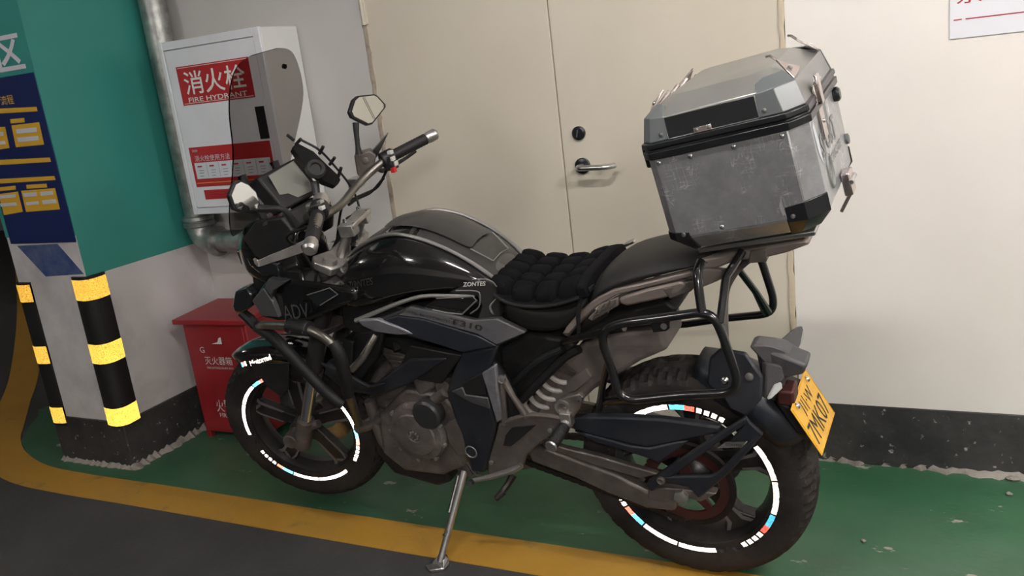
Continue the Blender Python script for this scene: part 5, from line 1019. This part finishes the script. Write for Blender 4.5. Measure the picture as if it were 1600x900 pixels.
B('plate_backing', G().plate([ctr + (p - ctr) * .7 + Vector((.004, 0, 0)) for p in (pa, pb_, pc_, pd_)], (.05, 0, .02)), 'matte', bevel=.006)

# ------------------------------------------------------------------ seat cushion with air cells
CM = BM.copy()
cu = empty('seat_cushion', CM @ Matrix.Translation((.325, 0, .848)))
tag(cu, 'black inflatable air cell cushion strapped over the rider seat', 'cushion')
def cz(u): return .016 * (u / .12) ** 2 + (.008 * max(0, (-u - .02) / .11) ** 1.5)
def cpos(u, v): return Vector((u, v, cz(u) - .9 * max(0, abs(v) - .09) ** 1 * .35))
rings = []
for i in range(13):
    u = -.135 + .27 * i / 12; row = []
    hw = .142 - .030 * max(0, (u - .03) / .105) ** 2
    top = [cpos(u, hw * t) + Vector((0, 0, .008)) for t in [k / 6 for k in range(-6, 7)]]
    bot = [cpos(u, hw * t) for t in [k / 6 for k in range(6, -7, -1)]]
    rings.append(top + bot)
obj('cushion_base', G().loft(rings), 'mesh', cu, angle=60)
def cell(u, v, ru, rv, h):
    g = G(); rings = []
    for j, (k, z) in enumerate(((1.0, 0), (1.0, .35), (.93, .65), (.76, .86), (.48, .97), (.15, 1.0))):
        ring = []
        for q in range(20):
            a = 2 * PI * q / 20; c, s = math.cos(a), math.sin(a); e = .62
            x = math.copysign(abs(c) ** e, c) * ru * k; y = math.copysign(abs(s) ** e, s) * rv * k
            ring.append(cpos(u + x, v + y) + Vector((0, 0, .004 + z * h)))
        rings.append(ring)
    return g.loft(rings)
for i in range(4):
    for j in range(5):
        u = -.098 + i * .066; hw = .134 - .030 * max(0, (u - .03) / .105) ** 2; rv = hw / 5; v = (j - 2) * rv * 2
        obj('air_cell', cell(u, v, .0325, rv * .98, .034), 'mesh', cu, angle=80)
edge = []
for i in range(13):
    u = -.135 + .27 * i / 12; edge.append(cpos(u, .142 - .030 * max(0, (u - .03) / .105) ** 2) + Vector((0, 0, .004)))
for sg in (1, -1): obj('edge_piping', G().tube([Vector((p.x, sg * p.y, p.z)) for p in edge], .005, 8), 'softrubber', cu)
obj('rear_flap', G().loft([[cpos(-.128, v) + Vector(o) for o in ((0, 0, .0), (0, 0, .034), (-.024, 0, .034), (-.034, 0, .006))] for v in [.142 * k / 6 for k in range(-6, 7)]]), 'mesh', cu, bevel=.005)
obj('strap', G().tube([(-.135, .13, .02), (-.125, .146, -.03), (-.115, .142, -.09)], [.006, .006, .005], 6), 'softrubber', cu)
bk = obj('strap_buckle', G().box((-.150, .118, .030), (.012, .014, .006)), 'softrubber', cu, bevel=.002)
obj('strap_buckle', G().box((-.165, -.145, .045), (.018, .012, .004), Matrix.Rotation(.4, 3, 'Y')), 'steel', cu, bevel=.002)
text('S', 'logo_mark', 'whiteink', cu, (-.16, -.06, .036), (0, -1, .1), (1, 0, .3), .008)

# ------------------------------------------------------------------ aluminium top case (x forward, y left, z up, tilted with the rack)
tau = math.radians(9)
KM = BM @ Matrix.Translation((-.092, 0, 1.032)) @ Matrix.Rotation(tau, 4, 'Y')
tcs = empty('top_case', KM)
tag(tcs, 'scratched aluminium top case with black lid panel mounted on the motorcycle tail', 'luggage case')
XF, XR, HW = .022, -.308, .200
def oct_(z, ins=0., cf=.020, cr=.036, hw=HW):
    f, r, h = XF - ins, XR + ins, hw - ins
    return [(f, h - cf, z), (f - cf, h, z), (r + cr, h, z), (r, h - cr, z), (r, -h + cr, z), (r + cr, -h, z), (f - cf, -h, z), (f, -h + cf, z)]
def C(name, g, m, parent=None, **k): return obj(name, g, m, parent or tcs, **k)
bd = C('case_body', G().loft([oct_(-.034, .030), oct_(0), oct_(.184)]), 'case', bevel=.0015)
for sg in (1, -1):
    obj('side_sheet', G().box2((XF - .021, sg * (HW - .001), .004), (XR + .037, sg * (HW + .0014), .180)), 'case', bd, bevel=.001)
    for x, z in ((-.006, .172), (-.075, .172), (-.165, .172), (-.26, .172), (-.10, .012)):
        obj('rivet', G().lathe([(0, .0052), (.0016, .0048), (.0028, .003), (.0031, .0005)], (x, sg * (HW + .0012), z), (0, sg, 0), 12), 'steel', bd)
    obj('corner_rail', G().loft([[(XF - .0215, sg * (HW + .0004), z), (XF + .0004, sg * (HW - .0215), z), (XF - .004, sg * (HW - .024), z), (XF - .025, sg * (HW - .003), z)] for z in (-.001, .184)]), 'casegrey', bd)
    obj('corner_rail', G().loft([[(XR + .0375, sg * (HW + .0006), z), (XR + .0005, sg * (HW - .0365), z), (XR + .004, sg * (HW - .04), z), (XR + .04, sg * (HW - .003), z)] for z in (.0, .184)]), 'caserail', bd)
    # lower corner brackets
    for (x0, x1, xe, nm) in ((XF - .050, XF - .018, XF, 'f'), (XR + .075, XR + .037, XR, 'r')):
        f = 1 if nm == 'f' else -1; cc = .020 if nm == 'f' else .036
        A = [(x0, sg * (HW + .002), .030 if nm == 'r' else .012), (xe - f * cc, sg * (HW + .003), .034 if nm == 'r' else .016), (xe + f * .003, sg * (HW - cc), .034 if nm == 'r' else .016)]
        Bq = [(x0, sg * (HW + .002), -.001), (xe - f * cc, sg * (HW + .003), -.002), (xe + f * .003, sg * (HW - cc), -.002)]
        D = [(x0 - f * .005, sg * (HW - .027), -.0355), (xe - f * (cc + .024), sg * (HW - .027), -.0355), (xe - f * .027, sg * (HW - cc - .024), -.0355)]
        g = G(); n0 = A + Bq + D
        inn = [Vector(p) + Vector((-f * .004, -sg * .004, .003)) for p in n0]
        vs = [Vector(p) for p in n0] + inn
        fs = [(0, 1, 4, 3), (1, 2, 5, 4), (3, 4, 7, 6), (4, 5, 8, 7)]; fs += [tuple(i + 9 for i in reversed(q_)) for q_ in fs]
        for a, b in ((0, 1), (1, 2), (2, 5), (5, 8), (8, 7), (7, 6), (6, 3), (3, 0)): fs.append((a, b, b + 9, a + 9))
        g.add(vs, fs); br = obj('corner_bracket', g, 'caseblack', bd, bevel=.001)
        obj('rivet', G().lathe([(0, .005), (.0018, .0045), (.0028, .001)], (x0 + f * .012, sg * (HW + .003), .010), (0, sg, 0), 12), 'steel', bd)
lip = C('seal_lip', G().loft([oct_(.180, -.001), oct_(.182, -.006), oct_(.196, -.0065), oct_(.198, -.002), oct_(.202, -.002), oct_(.204, -.006), oct_(.214, -.005), oct_(.216, 0)]), 'caseblack', bevel=.001)
lid = C('lid', G().loft([oct_(.212, .001), oct_(.262, .012), oct_(.292, .062)]), 'casetop', bevel=.002)
for sg in (1, -1):
    q = [(XF - .062, .2165), (XR + .082, .2165), (XR + .084, .259), (XF - .060, .259)]
    def ly(z): return sg * (HW - .001 - (z - .212) / .05 * .011 + .0006)
    obj('black_panel', G().plate([(x, ly(z), z) for x, z in q], (0, sg * .0018, 0)), 'caseblack', lid, bevel=.0008)
    obj('panel_trim', G().tube([(x, ly(z) + sg * .001, z) for x, z in (q[3], q[0], q[1], q[2])], .0013, 6), 'caserail', lid)
    tabp = obj('hasp_tab', G().plate([(x, ly(z) + sg * .0015, z) for x, z in ((-.095, .216), (-.132, .216), (-.132, .227), (-.095, .227))], (0, sg * .003, 0)), 'hook', lid, bevel=.0008)
    for x in (-.101, -.127): obj('rivet', G().lathe([(0, .004), (.003, .003), (.0035, .001)], (x, ly(.221) + sg * .004, .2215), (0, sg, 0), 10), 'steel', lid)
    for f, xe, cc, dx in ((1, XF, .020, .060), (-1, XR, .036, .082)):
        xa = xe - f * dx
        P = [(xa, ly(.2165) + sg * .001, .2165), (xe - f * cc, ly(.2165) + sg * .002, .2165), (xe + f * .001, sg * (HW - cc), .2165)]
        Q = [(xa, ly(.260) + sg * .001, .260), (xe - f * (cc + .010), ly(.262) + sg * .002, .264), (xe - f * .010, sg * (HW - cc - .010), .264)]
        Rr = [(xa, ly(.26) - sg * .022, .276), (xe - f * (cc + .032), ly(.262) - sg * .030, .284), (xe - f * .036, sg * (HW - cc - .034), .284)]
        vs = [Vector(p) for p in P + Q + Rr]; inn = [p + Vector((-f * .004, -sg * .004, -.002)) for p in vs]
        fs = [(0, 1, 4, 3), (1, 2, 5, 4), (3, 4, 7, 6), (4, 5, 8, 7)]; fs += [tuple(i + 9 for i in reversed(q_)) for q_ in fs]
        for a, b in ((0, 1), (1, 2), (2, 5), (5, 8), (8, 7), (7, 6), (6, 3), (3, 0)): fs.append((a, b, b + 9, a + 9))
        obj('lid_corner', G().add(vs + inn, fs), 'casegrey', lid, bevel=.0015)
        obj('rivet', G().lathe([(0, .005), (.0018, .0045), (.003, .001)], (xa + f * .012, ly(.228) + sg * .002, .228), (0, sg, 0), 12), 'steel', lid)
        # tie-down hooks on the lid corners
        hx0, hy0 = xe - f * .062, sg * .128
        fr_ = Vector((f * .62, sg * .25, .74)).normalized(); hc0 = Vector((xe - f * .034, sg * .118, .279)) + fr_ * .006
        ty = Vector((0, sg, 0)); ty = (ty - fr_ * ty.dot(fr_)).normalized(); tx = ty.cross(fr_) * (1 if (ty.cross(fr_)).x * f > 0 else -1)
        tri = [hc0 + tx * .024 + ty * .026, hc0 + tx * .022 - ty * .024, hc0 - tx * .026 - ty * .008]
        hk = obj('tie_down_hook', G().plate(tri, fr_ * .004), 'hook', lid, bevel=.001)
        obj('hook_rivet', G().lathe([(0, .0055), (.003, .005), (.004, .002)], hc0 + tx * .006 + fr_ * .004, fr_, 12), 'steel', lid)
        if f < 0: obj('hook_finger', G().tube([tri[2] + fr_ * .003, tri[2] - tx * .014 + fr_ * .005, tri[2] - tx * .020 + ty * .006 + fr_ * .003], .003, 8), 'hook', lid)
    obj('hinge', G().lathe([(-.03, .006), (.03, .006)], (XF + .006, sg * .10, .214), (0, 1, 0), 10), 'caseblack', lid)
# front catch seen over the front edge
obj('front_catch', G().box2((XF, .03, .165), (XF + .014, .11, .235)), 'caseblack', lid, bevel=.004)
obj('front_catch', G().box2((XF, .12, .160), (XF + .012, .175, .205)), 'caseblack', lid, bevel=.004)
for y in (.12, .055, -.01): obj('lid_stay', G().tube([(XF - .03, y, .275), (XF - .052, y - .025, .294)], .005, 8), 'hook', lid)
# rear latch, lock, stickers, lower clasp
la = C('rear_latch', G().box2((XR - .006, .045, .120), (XR, .085, .232)), 'hook', bevel=.002)
obj('latch_arm', G().box2((XR - .014, .052, .190), (XR - .005, .078, .250)), 'hook', la, bevel=.003)
obj('latch_pin', G().tube([(XR - .010, .035, .236), (XR - .010, .095, .236)], .0035, 8), 'steel', la)
obj('latch_screw', G().lathe([(0, .005), (.003, .004)], (XR - .006, .065, .155), (-1, 0, 0), 10), 'steel', la)
obj('latch_plate', G().box2((XR - .004, .005, .14), (XR, .040, .225)), 'casegrey', la, bevel=.001)
C('lock_knob', G().lathe([(0, .016), (.010, .016), (.014, .012), (.014, .001)], (XR, -.125, .165), (-1, 0, 0), 20), 'caseblack')
C('round_bumper', G().lathe([(0, .012), (.006, .012), (.008, .008)], (XR, -.155, .055), (-1, 0, 0), 16), 'casegrey')
C('white_sticker', G().plate([(XR - .0004, .158, .165), (XR - .0004, .142, .175), (XR - .0004, .128, .13), (XR - .0004, .132, .085), (XR - .0004, .150, .11)], (-.0006, 0, 0)), 'posterwhite')
text('SPORT', 'sticker_print', 'greyink', tcs, (XR - .0006, .03, .115), (0, -1, 0), (0, 0, 1), .050, .18, bold=.03)
text('MOTORCYCLE', 'sticker_print', 'greyink', tcs, (XR - .0006, -.01, .068), (0, -1, 0), (0, 0, 1), .018, .15, bold=.02)
C('ring_print', G().tube([(XR - .0006, .085 + .020 * math.cos(a), .055 + .034 * math.sin(a)) for a in [2 * PI * k / 24 for k in range(25)]], .0045, 6), 'greyink')
lc = C('lower_clasp', G().box2((XR - .020, -.045, -.030), (XR - .002, .005, .020)), 'hook', bevel=.003)
obj('clasp_tongue', G().plate([(XR - .019, -.042, -.026), (XR - .019, .002, -.026), (XR + .010, .002, -.066), (XR + .010, -.042, -.066)], (.006, 0, .004)), 'hook', lc, bevel=.002)
obj('clasp_hinge', G().lathe([(-.028, .005), (.028, .005)], (XR - .021, -.02, .0), (0, 1, 0), 12), 'steel', lc)
